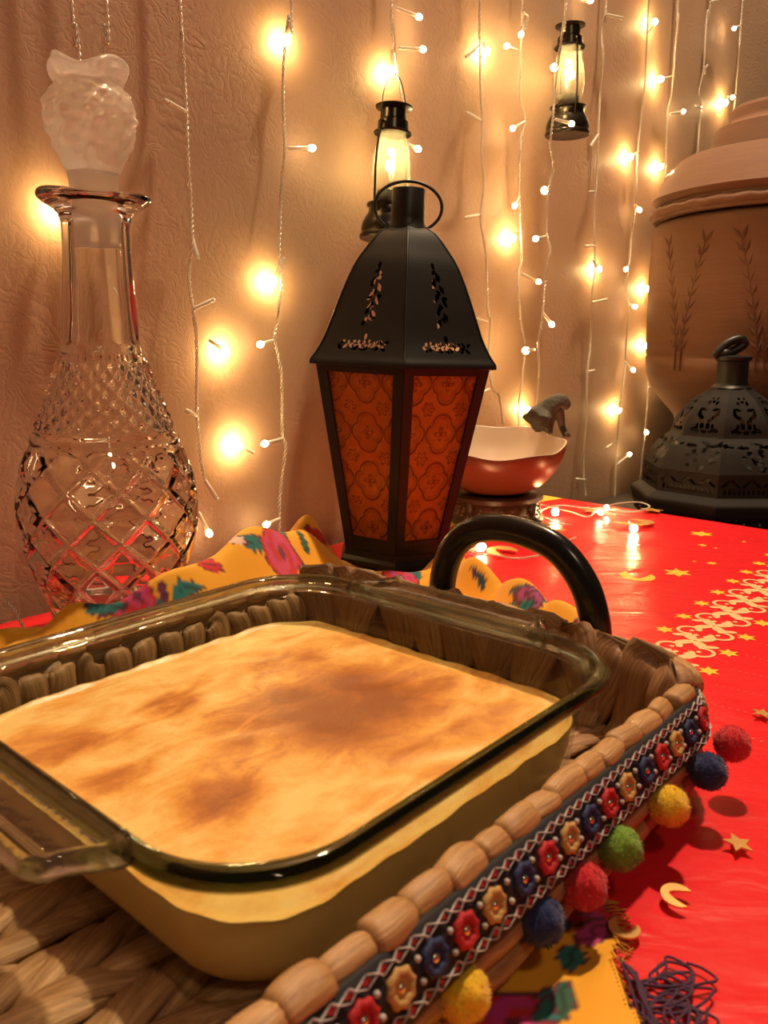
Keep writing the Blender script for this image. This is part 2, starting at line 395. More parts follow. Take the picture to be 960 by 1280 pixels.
def cloth_z(x, y):
    x = np.asarray(x, float); y = np.asarray(y, float)
    h = np.sin(x*0.55+1.3*np.sin(y*0.31))*np.sin(y*0.43+0.7*np.sin(x*0.27))
    h2 = np.sin((x*0.8-y*0.55)*0.9+2*np.sin(y*0.2))
    return -0.10+0.05*h+0.03*h2
cl = thing('tablecloth', 'shiny red tablecloth with printed gold stars and floral band', 'tablecloth', (0, 0, 0))
tt = np.unique(np.r_[np.arange(T0-30, T0, 3), np.arange(T0, T1, 1.0), T1+0.001, T1+np.array([0.3, 1, 3, 6, 10, 15, 20, 26])])
nn = np.unique(np.r_[N0-np.array([26, 20, 14, 8, 4, 1.5, .4]), np.arange(N0, N1, 1.0), np.arange(N1, N1+28, 3)])
TT, NN = np.meshgrid(tt, nn, indexing='ij')
ex_t = np.maximum(0, TT-T1)+np.maximum(0, T0-TT); ex_n = np.maximum(0, NN-N1)+np.maximum(0, N0-NN)
Tc, Nc = np.clip(TT, T0, T1), np.clip(NN, N0, N1)
drop = np.maximum(ex_t, ex_n)
wav = 0.5*np.sin((Tc+Nc)*0.35)*smooth(2, 20, drop)*0.6
Tc = Tc+np.sign(TT-T1+1e-9)*(ex_t > 0)*(np.minimum(drop, .3)*.6+np.abs(wav)*(TT > T1)); Nc = Nc-(ex_n > 0)*(NN < N0)*np.minimum(drop, .3)*.6+(NN > N1)*(ex_n > 0)*.5
P = WT[None, None]*Tc[..., None]+WN[None, None]*Nc[..., None]
P[..., 2] = np.where(drop > 0, -drop-0.1, cloth_z(P[..., 0], P[..., 1]))
m = MB(); m.grid(P); m.build('cloth', MAT['red_cloth'], cl)

def star_poly(r, k=6, inner=0.5, rot=0.0): return [((r if i % 2 == 0 else r*inner)*math.cos(rot+i*PI/k), (r if i % 2 == 0 else r*inner)*math.sin(rot+i*PI/k)) for i in range(2*k)]
def moon_poly(r, bite=0.5, n=14):
    a = 2.35; out = [(r*math.cos(t), r*math.sin(t)) for t in np.linspace(PI-a, PI+a, n)]
    x0, y0 = out[0]; inn = [(x0-(x0+r*bite)*math.sin(PI*q), -y0+2*y0*q) for q in np.linspace(0, 1, n)[1:-1]]
    return out+inn
def ellipse(a, b, cx, cy, rot, n=12):
    ca, sa = math.cos(rot), math.sin(rot)
    return [(cx+a*math.cos(t)*ca-b*math.sin(t)*sa, cy+a*math.cos(t)*sa+b*math.sin(t)*ca) for t in np.arange(n)*2*PI/n]
def decal(poly, px=None, at=None, rot=0.0, name='star_print', mat='gold_print', lift=0.03):
    c = onz(*px, 0) if px is not None else at; ca, sa = math.cos(rot), math.sin(rot); m = MB()
    V = []
    for x, y in poly:
        X, Y = c[0]+x*ca-y*sa, c[1]+x*sa+y*ca; V.append((X, Y, cloth_z(X, Y)+lift))
    cc = (c[0], c[1], cloth_z(c[0], c[1])+lift); n = len(V)
    if name == 'moon_print': m.add(V, [tuple(range(n))])
    else: m.add(V+[cc], [(i, (i+1) % n, n) for i in range(n)])
    return m.build(name, MAT[mat], cl, smooth_=False)
for px, r, rt in (((877, 666), 1.35, .1), ((847, 714), 1.3, .3), ((878, 681), .5, 0), ((890, 703), .55, .4), ((895, 684), .22, 0), ((868, 701), .22, 0), ((716, 727), .7, .2), ((640, 665), .8, .3), ((930, 640+36), .3, 0)):
    decal(star_poly(r, 6, .5, rt), px)
decal(moon_poly(1.5), (797, 719), rot=1.2, name='moon_print')
sm = MB(); sN_ = np.linspace(66, T1-.2, 20); rows = []
for q in (N0+.1, N0+1.6, N0+3.0): rows.append([(*(wt(t, q+.5*math.sin(t*.5)*(q > N0+2))[:2]), 0) for t in sN_])
P = np.array(rows); P[..., 2] = cloth_z(P[..., 0], P[..., 1])+.03; sm.grid(P); sm.build('border_print', MAT['gold_print'], cl)
# floral band printed along the cloth
b0, b1 = onz(847, 817, 0), onz(954, 734, 0); bd = (b1-b0)/np.linalg.norm(b1-b0); ba = math.atan2(bd[1], bd[0]); bp = np.array([-bd[1], bd[0], 0])
for k in range(-3, 11):
    o = b0+bd*(k*3.7-0.5)
    vm = MB()
    def flat(poly):
        V = []
        for x, y in poly:
            q = o+bd*x+bp*y; V.append((q[0], q[1], cloth_z(q[0], q[1])+0.03))
        n = len(V); cc = np.mean(V, 0); vm.add(V+[tuple(cc)], [(i, (i+1) % n, n) for i in range(n)])
    for q in range(4):
        a = PI/4+q*PI/2; flat(ellipse(.72, .38, .80*math.cos(a), .75*math.sin(a), a))
        flat(ellipse(.48, .26, 1.45*math.cos(a*1.0+.35), 1.45*math.sin(a+.35), a+1.2))
    for sgn in (-1, 1):
        for th in (0, PI):
            arc = [(sgn*0.0+1.85*math.cos(th)+.75*math.cos(t)*(-1 if th else 1), sgn*1.1+.75*math.sin(t)*sgn) for t in np.linspace(-.6, 3.4, 11)]
            for i in range(10):
                (x0, y0), (x1, y1) = arc[i], arc[i+1]; dx, dy = x1-x0, y1-y0; l = math.hypot(dx, dy)+1e-6; wv = .13
                flat([(x0-dy/l*wv, y0+dx/l*wv), (x1-dy/l*wv, y1+dx/l*wv), (x1+dy/l*wv, y1-dx/l*wv), (x0+dy/l*wv, y0-dx/l*wv)])
        flat(ellipse(.2, .2, 1.1, sgn*.35, 0, 8)); flat(ellipse(.17, .17, 1.85, sgn*.9, 0, 8))
    vm.build('floral_print', MAT['pale_gold_print'], cl, smooth_=False)
    for sgn in (-1, 1):
        q = o+bd*(0.9*sgn)+bp*(2.5*sgn); decal(star_poly(.72, 6, .5, .2), at=q)
dm = MB()
for k in range(9):
    o = b0+bd*(k*2.9-9)
    for j in range(60):
        q = o-bp*(3.6+j*0.42); s = .075
        z = cloth_z(q[0], q[1])+.03; dm.add([(q[0]-s, q[1], z), (q[0], q[1]-s, z), (q[0]+s, q[1], z), (q[0], q[1]+s, z)], [(0, 1, 2, 3)])
tag(dm.build('dotted_print', MAT['dot_print'], cl, smooth_=False), kind='stuff')

# ------------------------------------------------------------------ loose gold confetti on the cloth
def confetti(name, poly, px, rot, tiltx, label, z=0.25):
    c = onz(*px, 0); m = MB(); m.prism(poly, -0.04, 0.04)
    o = m.build(name, MAT['confetti'], None, (c[0], c[1], z), (tiltx, 0.06, rot), False); return tag(o, label, 'confetti')
confetti('star_confetti', star_poly(.62, 5, .46), (922, 1061), .4, .10, 'small gold star confetti lying beside the pompom shadows')
confetti('moon_confetti', moon_poly(.6), (846, 1127), -.5, .08, 'gold crescent confetti lying just past the pompom shadows')
confetti('moon_confetti', moon_poly(.55), (780, 1168), 1.1, .05, 'gold crescent confetti at the fringe end of the yellow scarf')
confetti('star_confetti', star_poly(.6, 5, .46), (952, 897), 1.0, .05, 'gold star confetti on the dotted part of the red cloth')
confetti('moon_confetti', moon_poly(2.2), (792, 655), 2.2, .05, 'large gold crescent confetti under the wire by the black openwork lantern')
confetti('star_confetti', star_poly(1.5, 5, .46), (738, 640), .3, .05, 'gold star confetti beside the wooden bowl stand and the wires')
confetti('moon_confetti', moon_poly(1.6), (690, 662), 0.3, .05, 'gold crescent confetti near the lit bulb beside the bowl stand')
confetti('star_confetti', star_poly(1.4, 5, .46), (815, 640), 1.3, .05, 'gold star confetti at the table edge below the openwork lantern')
confetti('moon_confetti', moon_poly(1.5), (628, 692), -.8, .05, 'gold crescent confetti in front of the bowl stand')

# ------------------------------------------------------------------ low cabinet beyond the table end, carrying the pot and the openwork lantern
CAB_Z = -4.0
cb = thing('low_cabinet', 'dark wooden low cabinet behind the end of the table', 'cabinet', wt(124, -42.0, FLOOR_Z), (0, 0, WA))
m = MB(); m.box((0, 0, (CAB_Z-FLOOR_Z)/2-1.2), (62, 44, CAB_Z-FLOOR_Z-2.4)); m.build('body', MAT['cab_wood'], cb, smooth_=False)
m = MB(); m.box((0, 0, CAB_Z-FLOOR_Z-1.2), (64, 46, 2.4)); m.build('top', MAT['cab_wood'], cb, smooth_=False)
for s in (-1, 1):
    m = MB(); m.box((s*15.2, 22.6, 34), (29, 1.2, 60)); d = m.build('door', MAT['cab_wood'], cb, smooth_=False)
    m = MB(); m.ball((s*3.0, 24.3, 40), 1.1); m.build('knob', MAT['pewter'], d)

# ================================================================== woven tray
TU, TV = 18.6, -25.75; HL, HW, RC = 17.4, 12.85, 2.6
tray = thing('woven_tray', 'woven straw serving tray with black handles and pompom trim', 'tray', uvw(TU, TV, 0.25), (0, 0, TA))
TZ = 0.25                       # tray sits on the scarf
def tray_outline(step=0.2):
    pts = []
    L, W, r = HL-RC, HW-RC, RC
    for cx, cy, a0 in ((L, -W, -PI/2), (L, W, 0), (-L, W, PI/2), (-L, -W, PI)):
        for a in np.linspace(a0, a0+PI/2, 10): pts.append((cx+r*math.cos(a), cy+r*math.sin(a)))
    pts.append(pts[0]); pts = resample(np.array(pts), step)[:-1]
    b = 1.1*(1-(pts[:, 1]/HW)**2); pts[:, 0] += np.sign(pts[:, 0])*np.maximum(0, b)*smooth(HL-RC, HL, np.abs(pts[:, 0]))
    return pts
TP = tray_outline(); TN_ = len(TP)
tgs = np.roll(TP, -1, 0)-np.roll(TP, 1, 0); tgs /= np.linalg.norm(tgs, axis=1)[:, None]
TNO = np.stack([tgs[:, 1], -tgs[:, 0]], 1)            # outward
TS = np.r_[0, np.cumsum(np.linalg.norm(np.diff(np.vstack([TP, TP[:1]]), axis=0), axis=1))]; TLEN = TS[-1]
def tp(s, off=0.0, z=0.0):
    i = np.searchsorted(TS, s % TLEN)-1; i = max(0, i) % TN_
    p = TP[i]+TNO[i]*off; return np.array([p[0], p[1], z]), tgs[i], TNO[i]
def ring_mesh(prof, mat, name, parent=tray, attrs=None):
    m = MB(); P = np.zeros((len(prof), TN_, 3))
    for k, (off, z) in enumerate(prof): P[k, :, :2] = TP+TNO*off; P[k, :, 2] = z
    tu = np.zeros_like(P); tu[..., 0] = TS[:-1][None]; tu[..., 1] = np.array([q[1] for q in prof])[:, None]
    m.grid(P, cu=False, cv=True, tuv=tu); return m.build(name, mat, parent)
ring_mesh([(-.5, .3), (.40, .3), (.50, 2.0), (.55, 4.5), (-.45, 4.5), (-.55, 2), (-.5, .3)], MAT['straw'], 'wall_core')
m = MB()
V = [(p[0], p[1], 0.0) for p in TP]+[(p[0], p[1], .55) for p in TP]; n = TN_
m.add(V, [tuple(range(n-1, -1, -1)), tuple(range(n, 2*n))]+[(i, (i+1) % n, n+(i+1) % n, n+i) for i in range(n)], tuv=np.array([(q[0], q[1]*.2, q[2]) for q in V]))
m.build('base', MAT['straw'], tray, smooth_=False)
for z in (0.95, 1.95):
    m = MB(); pts = np.c_[TP+TNO*0.42, np.full(TN_, z)][::2]
    m.tube(pts, 0.45, 8, closed=True, rfn=lambda R, th, i: R*(1+.22*np.abs(np.sin(i*0.42+th*0.5)))); m.build('outer_braid', MAT['straw'], tray)
# rim wraps
def wrap_mesh(L, r, seed):
    rg = np.random.default_rng(seed); m = MB(); n = 9; zs = np.linspace(-L/2, L/2, n)
    rr = r*(0.80+0.22*np.sqrt(np.clip(1-(2*zs/L)**2, 0, 1)))
    ph = rg.uniform(0, 6)
    m.tube(np.stack([zs, .05*np.sin(zs*2+ph), 0*zs], 1), rr, 12, rfn=lambda R, th, i: R*(1+.05*np.sin(3*th+ph+.25*i)+.03*np.sin(7*th+.5*i)), up=(0, 0, 1))
    return m.mesh('rim_wrap', MAT['straw_rim'])
wm = [wrap_mesh(1.75, .55, 1), wrap_mesh(1.95, .58, 2), wrap_mesh(1.6, .52, 3), wrap_mesh(1.8, .57, 4)]
wb = [wrap_mesh(3.0, .80, 5), wrap_mesh(2.8, .84, 6)]
s = 0.0; i = 0
near_end = 2*(HL-RC)
while s < TLEN-0.8:
    p, tg, no = tp(s, -0.05, 4.75)
    on_end = abs(p[0]) > HL-0.9
    me = (wb if on_end else wm)[i % (2 if on_end else 4)]
    o = link('rim_wrap', me, tray, p, (random.uniform(-.5, .5), random.uniform(-.07, .07), math.atan2(tg[1], tg[0])+random.uniform(-.10, .10)))
    o.scale = (random.uniform(.85, 1.1), random.uniform(.84, 1.12), random.uniform(.84, 1.12))
    s += 2.55 if on_end else random.uniform(1.38, 1.75); i += 1
# inner loops: leaves folded over the rim and running down to the floor
def loop_piece(s, wdt, slant, thick, low=False):
    P = []
    for off, z, sl in ((-.45, 4.2, 0), (-.75, 3.9, .2), (-.95, 3.0, .5), (-1.0, 2.0, .8), (-1.5, 1.0, 1.0)) if low else ((0.25, 5.05, 0), (-.55, 5.15, .05), (-1.0, 4.3, .25), (-1.05, 3.0, .55), (-1.2, 1.8, .8), (-1.9, 1.05, 1.0)):
        q, tg, no = tp(s+slant*sl, off, z); P.append(q)
    q, tg, no = tp(s, 0, 0); P = catmull(P, 5); k = len(P)
    m = MB(); x = np.linspace(0, 1, k)
    m.tube(P, wdt*(0.55+.45*np.sin(PI*np.clip(x*1.05+.1, 0, 1))), 12, flat=thick, up=(no[0], no[1], 0.35), rfn=lambda R, th, i: R*(1+.07*np.sin(9*th+.3*i)+.05*np.sin(4*th)))
    m.build('straw_loop', MAT['straw'], tray)
s = 0.3
while s < TLEN-0.5:
    p, tg, no = tp(s, 0, 0); on_end = abs(p[0]) > HL-1.2
    if on_end: loop_piece(s, 1.45, random.choice((-1.3, 1.2)), .40); s += 2.1
    else: loop_piece(s, .80, random.uniform(-.5, .5), .34, True); s += 1.55
# floor strands (left out where the dish stands on them)
fl = []
for q in range(3):
    m = MB(); n = 11; x = np.linspace(-1, 1, n)
    m.tube(np.stack([x*2.6, .25*x**2*(1 if q else -1), .34*(1-x**2)], 1), .62*(1-.75*np.abs(x)**2.2), 10, flat=.38, up=(0, 0, 1), rfn=lambda R, th, i: R*(1+.10*np.sin(8*th+.2*i)))
    fl.append(m.mesh('floor_strand', MAT['straw']))
dish_c = (21.0-TU, -(-24.9-TV))
for r_ in range(15):
    y = -HW+1.3+r_*1.7
    for k in range(24):
        x = -HL+1.5+k*1.45
        if abs(x-dish_c[0]) < 8.0 and abs(y-dish_c[1]) < 8.2: continue
        o = link('floor_strand', fl[(r_+k) % 3], tray, (x+random.uniform(-.2, .2), y+random.uniform(-.15, .15), .72+random.uniform(0, .14)),
                 (random.uniform(-.25, .25), random.uniform(-.05, .05), (0.42 if r_ % 2 else -0.30)+random.uniform(-.14, .14)))
        o.scale = (1, random.uniform(.8, 1.2), 1)

# ribbon band with rosettes
BT = math.radians(19)          # the ribbon leans outward towards its lower edge
BC_OFF, BC_Z = 0.86, 3.86      # middle of the ribbon
def bw_(h, lift=0.0): return BC_OFF-h*math.sin(BT)+lift*math.cos(BT), BC_Z+h*math.cos(BT)+lift*math.sin(BT)
band = ring_mesh([bw_(-.98, -.08), bw_(-.98, .02), bw_(0, .03), bw_(.98, .02), bw_(1.03, -.12)], MAT['ribbon'], 'trim_band')
band['label'] = 'black ribbon embroidered with red, navy and cream rosettes'
def rosette(cname):
    m = MB(); n = 24
    a = np.arange(n)*2*PI/n; R = .39+.05*np.cos(8*a)
    m.tube(np.stack([R*np.cos(a), R*np.sin(a), 0*a+.05], 1), .13, 6, closed=True, up=(0, 0, 1))
    m.lathe([(.34, .03), (.28, .08), (.001, .09)], 12)
    m.lathe([(.14, .09), (.11, .15), (.001, .17)], 8, mi=1)
    return m.mesh('rosette', [MAT['thread_'+cname], MAT['sequin']])
rm = {c: rosette(c) for c in ('red', 'navy', 'cream')}
def bpt(s, h, lift=0.0): return tp(s, *bw_(h, lift))
def band_matrix(s, h, lift=0.03):
    p, tg, no = bpt(s, h, lift)
    X = Vector((tg[0], tg[1], 0)); Z = Vector((no[0]*math.cos(BT), no[1]*math.cos(BT), math.sin(BT))); Y = Z.cross(X)
    Mx = Matrix((X, Y, Z)).transposed().to_4x4(); Mx.translation = Vector(p*CM); return Mx
# corner nearest the right end of the near side: start of the count
s_corner = 0.0
nros = int(TLEN/1.42); pitch = TLEN/nros
pm = MB(); chm = MB()
for k in range(nros):
    s = -k*pitch+3.4
    cname = ('navy', 'cream', 'red')[k % 3]
    o = bpy.data.objects.new('rosette', rm[cname]); col.objects.link(o); o.parent = band; o.matrix_local = band_matrix(s, 0.0)
    for dz in (-.30, .30):
        p, tg, no = bpt(s+pitch/2, dz, .07); pm.ball(p, .10, 8, 6)
for dzc in (-.73, .73):
    nd = int(TLEN/.62); 
    for k in range(nd):
        s = k*TLEN/nd
        pts = [bpt(s+a*.31, dzc+b*.18, .07)[0] for a, b in ((-1, 0), (0, 1), (1, 0), (0, -1))]
        chm.tube(pts, .05, 4, closed=True)
        q = [bpt(s+a*.15, dzc+b*.09, .055)[0] for a, b in ((-1, 0), (0, -1), (1, 0), (0, 1))]
        chm.add(q, [(0, 1, 2, 3)], 1)
tag(pm.build('stitch_row', MAT['thread_white'], band), kind='stuff')
tag(chm.build('diamond_chain', [MAT['thread_white'], MAT['thread_red']], band, smooth_=False), kind='stuff')
# pompoms
def pom_mesh(mat):
    m = MB(); nu, nv = 40, 26; ph = np.linspace(-PI/2, PI/2, nv); th = np.arange(nu)*2*PI/nu
    Pp, Tt = np.meshgrid(ph, th, indexing='ij')
    R = .78+.03*np.sin(5*Tt+3*Pp)*np.cos(Pp)+.02*rng.standard_normal(Pp.shape)*np.cos(Pp)
    m.grid(np.stack([R*np.cos(Pp)*np.cos(Tt), R*np.cos(Pp)*np.sin(Tt), R*np.sin(Pp)], 2), cv=True)
    for k in range(900):
        d = rng.standard_normal(3); d /= np.linalg.norm(d); t = np.cross(d, rng.standard_normal(3)); t /= np.linalg.norm(t)
        b = d*.76; m.add([b-t*.018, b+t*.018, d*(.84+.05*rng.random())+t*rng.uniform(-.06, .06)], [(0, 1, 2)])
    return m.mesh('pompom', mat)
pms = {c: pom_mesh(MAT['pom_'+c]) for c in ('red', 'navy', 'yellow', 'green')}
def to_tray(p):
    q = np.array(p)-uvw(TU, TV, 0); ca, sa = math.cos(TA), math.sin(TA); return np.array([q[0]*ca+q[1]*sa, -q[0]*sa+q[1]*ca, p[2]-TZ])
for px, z, c in (((915, 930), 2.5, 'red'), ((885, 964), 2.45, 'navy'), ((836, 1007), 2.4, 'yellow'), ((775, 1060), 2.5, 'green'), ((730, 1107), 2.25, 'red'), ((675, 1150), 2.3, 'navy'), ((578, 1241), 2.3, 'yellow')):
    q = to_tray(onz(*px, z)); link('pompom', pms[c], tray, q, (random.uniform(-.2, .2), random.uniform(-.2, .2), PI+0*random.random()))['label'] = c+' felt pompom'
for k, c in enumerate(('green', 'yellow', 'navy', 'red', 'green', 'yellow')):
    y = -7.5+k*3.6; x = HL+1.1*(1-(y/HW)**2)+1.6; link('pompom', pms[c], tray, (x, y, 1.9), (0, 0, PI/2))['label'] = c+' felt pompom'
# handles
for sgn in (1, -1):
    pv = [(-29.0, 1.6), (-29.1, 4.2), (-29.0, 6.4), (-28.2, 8.4), (-26.6, 9.75), (-24.1, 10.15), (-21.5, 9.6), (-19.9, 8.1), (-19.15, 6.2), (-19.0, 4.2), (-18.95, 1.6)]
    P = catmull([(sgn*(HL+1.5-.05*(z-4)), -(v_-TV), z-TZ) for v_, z in pv], 6); m = MB()
    x = np.linspace(-1, 1, len(P))
    m.tube(P, .78+.10*np.abs(x), 16, flat=.8, up=(1, 0, 0)); m.build('handle', MAT['black_plastic'], tray)

# ================================================================== baking dish and pudding
DU, DV, DZ = 21.0, -24.9, 1.62
def rsq(a, rc, n=20, bow=0.0):
    out = []; L = a-rc
    for cx, cy, a0 in ((L, -L, -PI/2), (L, L, 0), (-L, L, PI/2), (-L, -L, PI)):
        for t in np.linspace(a0, a0+PI/2, n): out.append((cx+rc*math.cos(t), cy+rc*math.sin(t)))
        nx, ny = [(L+rc, 0), (0, L+rc), (-L-rc, 0), (0, -L-rc)][int(round((a0+PI/2)/(PI/2)))]
    P = np.array(out)
    # extra points on the straight sides, gently bowed
    P = resample(np.vstack([P, P[:1]]), 0.35 if a > 5 else .2)[:-1]; return P
NR = 240
def outline(a, rc):
    P = rsq(a, rc); P = np.vstack([P, P[:1]]); d = np.r_[0, np.cumsum(np.linalg.norm(np.diff(P, axis=0), axis=1))]
    s = np.linspace(0, d[-1], NR, endpoint=False); return np.stack([np.interp(s, d, P[:, 0]), np.interp(s, d, P[:, 1])], 1)
dish = thing('baking_dish', 'square clear glass baking dish full of browned pudding, standing in the tray', 'baking dish', uvw(DU, DV, DZ), (0, 0, TA))
prof = [(8.6, 2.8, -.18), (9.0, 2.9, -.30), (9.3, 3.0, -.24), (9.52, 3.1, .25), (9.72, 3.3, 2.0), (10.0, 3.6, 4.0), (10.2, 3.8, 4.7), (10.6, 4.0, 4.86), (10.92, 4.15, 5.02), (11.02, 4.2, 5.24), (10.9, 4.2, 5.46),
        (10.72, 4.15, 5.58), (10.48, 4.05, 5.53), (10.3, 3.95, 5.32), (10.05, 3.8, 4.9), (9.8, 3.55, 4.3), (9.42, 3.2, 1.9), (9.2, 3.0, 1.0), (8.9, 2.9, .45), (8.5, 2.8, .3)]
P = np.zeros((len(prof), NR, 3))
for k, (a_, r_, z) in enumerate(prof): P[k, :, :2] = outline(a_, r_); P[k, :, 2] = z
m = MB(); F = []; mi = []
for k in range(len(prof)-1):
    for j in range(NR): F.append((k*NR+j, k*NR+(j+1) % NR, (k+1)*NR+(j+1) % NR, (k+1)*NR+j)); mi.append(1 if 6 <= k <= 13 else 0)
F += [tuple(range(NR-1, -1, -1)), tuple((len(prof)-1)*NR+j for j in range(NR))]; mi += [0, 0]
m.add(P.reshape(-1, 3), F); m.m = mi
m.build('dish_body', [MAT['dish_wall'], MAT['dish_rim']], dish)['label'] = 'clear glass body with thick greenish rim'
for sgn in (1, -1):
    nx, ny = 26, 60; X = np.linspace(0, 1, nx); Y = np.linspace(-1, 1, ny); XX, YY = np.meshgrid(X, Y, indexing='ij')
    x = 10.62+XX*2.5; hw = 6.4-1.0*smooth(0, .8, XX); hw = hw*(1-.13*np.clip((XX-.75)/.25, 0, 1)**2.2)
    y = YY*hw; x = x-.25*np.clip((np.abs(YY)-.8)/.2, 0, 1)**2*XX
    edge = np.minimum((13.12-x)/0.75, (hw-np.abs(y))/0.75); lip = np.clip(1-np.abs(edge-.55)/.55, 0, 1)**.7
    zt = 5.12+.40*lip+.25*(1-smooth(0, .25, XX)); zb = 4.80-.12*lip
    ed = np.clip(np.minimum(edge, 1), 0, 1); rd = 1-np.sqrt(np.clip(1-(1-np.clip(ed*2.5, 0, 1))**2, 0, 1)); mid = (zt+zb)/2
    zt = zt+(mid-zt)*rd*.9; zb = zb+(mid-zb)*rd*.9
    top = np.stack([sgn*x, y*sgn, zt], 2); bot = np.stack([sgn*x, y*sgn, zb], 2)
    m = MB(); nt = nx*ny; Fc = []
    for i in range(nx-1):
        for j in range(ny-1):
            q = (i*ny+j, (i+1)*ny+j, (i+1)*ny+j+1, i*ny+j+1); Fc.append(q); Fc.append(tuple(nt+k for k in q[::-1]))
    bd_ = [i*ny for i in range(nx)]+[(nx-1)*ny+j for j in range(1, ny)]+[i*ny+ny-1 for i in range(nx-2, -1, -1)]+[j for j in range(ny-2, 0, -1)]
    for k in range(len(bd_)):
        a_, b_ = bd_[k], bd_[(k+1) % len(bd_)]; Fc.append((b_, a_, nt+a_, nt+b_))
    m.add(np.vstack([top.reshape(-1, 3), bot.reshape(-1, 3)]), Fc); m.build('handle', MAT['dish_handle'], dish)
pu = thing('milk_pudding', 'creamy baked pudding with browned patches filling the glass dish', 'pudding', uvw(DU, DV, DZ), (0, 0, TA))
PT = 3.05
lv = np.interp; a_at = lambda z: float(np.interp(z, [.3, .45, 1.0, 1.9, 4.3], [8.5, 8.9, 9.2, 9.42, 9.80]))+.10
nring = 110; O = outline(a_at(PT), 3.35); qs = np.linspace(0.004, 1, nring)
P = np.zeros((nring, NR, 3)); P[..., :2] = qs[:, None, None]*O[None]
X, Y = P[..., 0], P[..., 1]
bumps = .05*np.sin(X*1.3+np.sin(Y*.9))*np.sin(Y*1.1)+.02*np.sin(X*2.1+Y*1.4+2*np.sin(Y))
edgew = smooth(.965, 1.0, qs)[:, None]*(.08+.035*np.sin(np.arange(NR)*2*PI*17/NR+2*np.sin(np.arange(NR)*2*PI*3/NR))+.03*np.sin(np.arange(NR)*2*PI*41/NR+1.5*np.sin(np.arange(NR)*2*PI*5/NR)))[None]
P[..., 2] = PT+bumps*smooth(1.0, .93, qs)[:, None]+edgew-.06*smooth(.9, .97, qs)[:, None]*(1-smooth(.97, 1, qs))[:, None]
def pud_local(px, py):
    q = onz(px, py, DZ+PT)-uvw(DU, DV, 0); ca, sa = math.cos(TA), math.sin(TA); return q[0]*ca+q[1]*sa, -q[0]*sa+q[1]*ca
brown = np.full(X.shape, .06)
for px, py, rx, ry, st in ((430, 880, 3.9, 3.3, .88), (330, 905, 2.2, 2.0, .50), (500, 860, 2.6, 2.2, .55), (600, 905, 2.2, 1.3, .40), (530, 930, 1.8, 1.2, .30), (270, 1000, 1.35, 1.3, .62), (215, 880, 1.2, 1.0, .52), (75, 930, 1.9, 1.4, .52), (140, 975, 1.3, .9, .46), (300, 945, 1.5, 1.0, .35), (380, 1040, .9, .8, .22), (600, 850, 1.4, 1.4, .30), (660, 860, 1.2, 1.0, .20), (150, 915, 1.3, 1.0, .24), (360, 830, 2.4, 1.3, .42), (450, 800, 2.2, .7, .24), (560, 960, 1.2, .6, .25), (480, 1000, 1.0, .6, .16)):
    cx, cy = pud_local(px, py); d = ((X-cx)/rx)**2+((Y-cy)/ry)**2; brown = np.maximum(brown, 1.12*st*np.exp(-(d*.62)**1.5)) + .05*st*np.exp(-d*.6)
m = MB(); m.grid(P, cv=True)
o = m.build('browned_top', MAT['pudding'], pu, attrs={'brown': brown.ravel()}); o['label'] = 'patchy browned skin'
m = MB(); zs = [PT+.14, PT-.2, 2.2, 1.5, 1.0, .5]; P = np.zeros((len(zs), NR, 3))
for k, z in enumerate(zs):
    a_ = a_at(z); P[k, :, :2] = outline(a_, 3.35 if k < 2 else 3.1); P[k, :, 2] = z if k else P[k, :, 2]
P[0, :, 2] = PT+edgew[-1]
F = [(k*NR+j, (k+1)*NR+j, (k+1)*NR+(j+1) % NR, k*NR+(j+1) % NR) for k in range(len(zs)-1) for j in range(NR)]+[tuple((len(zs)-1)*NR+j for j in range(NR-1, -1, -1))]
m.add(P.reshape(-1, 3), F); m.build('creamy_body', MAT['cream'], pu)

# ================================================================== yellow printed scarf
LANT = np.array([0.9, 75.2, 0.0]); DEC = np.array([-18.95, 55.2, 0.0])
st = 0.17
gx, gy = np.arange(-27, 17.5, st), np.arange(14, 74, st); GX, GY = np.meshgrid(gx, gy, indexing='ij')
def ridge(path, wd, sharp=2.0):
    p = catmull(path, 10); h = np.zeros_like(GX)
    for i in range(len(p)-1):
        a, b = p[i], p[i+1]; d = b[:2]-a[:2]; L2 = d @ d+1e-9
        t = np.clip(((GX-a[0])*d[0]+(GY-a[1])*d[1])/L2, 0, 1)
        ds = np.hypot(GX-a[0]-t*d[0], GY-a[1]-t*d[1]); h = np.maximum(h, (a[2]+t*(b[2]-a[2]))*np.exp(-(ds/wd)**sharp))
    return h
H = ridge([(-26, 47, 2.0), (-20.5, 48.6, 4.2), (-15, 51.2, 6.2), (-11.5, 56.5, 6.6), (-9.0, 61.5, 6.0), (-7.4, 66, 5.2), (-6.6, 70, 5.0)], 2.9, 1.6)
H = np.maximum(H, ridge([(-14, 47, 1.4), (-9.5, 52.5, 2.8), (-6.5, 57.5, 3.0), (-3.5, 63, 2.6)], 1.7, 1.5))
H = np.maximum(H, ridge([(-12.5, 60.5, 3.5), (-10.2, 64.5, 5.4), (-9.8, 68.5, 4.0)], 1.9, 1.5))
H = np.maximum(H, ridge([(-4.0, 64.5, 2.0), (1.0, 65.0, 1.6), (5.0, 65.5, 2.4)], 1.8, 1.6))
H = np.maximum(H, ridge([(5.0, 67.5, 2.4), (5.9, 62.5, 4.0), (8.4, 58.5, 3.2), (10.6, 54.8, 3.7), (13.0, 51.8, 2.4), (14.8, 49, .5)], 1.9, 1.6))
H = np.maximum(H, ridge([(3.0, 59.5, 1.8), (7.2, 54.0, 2.6), (9.6, 50.0, 1.6)], 1.5, 1.6))
fold = np.abs(np.sin((GX*.55-GY*.42)+1.1*np.sin(GY*.23+GX*.11)))**.7
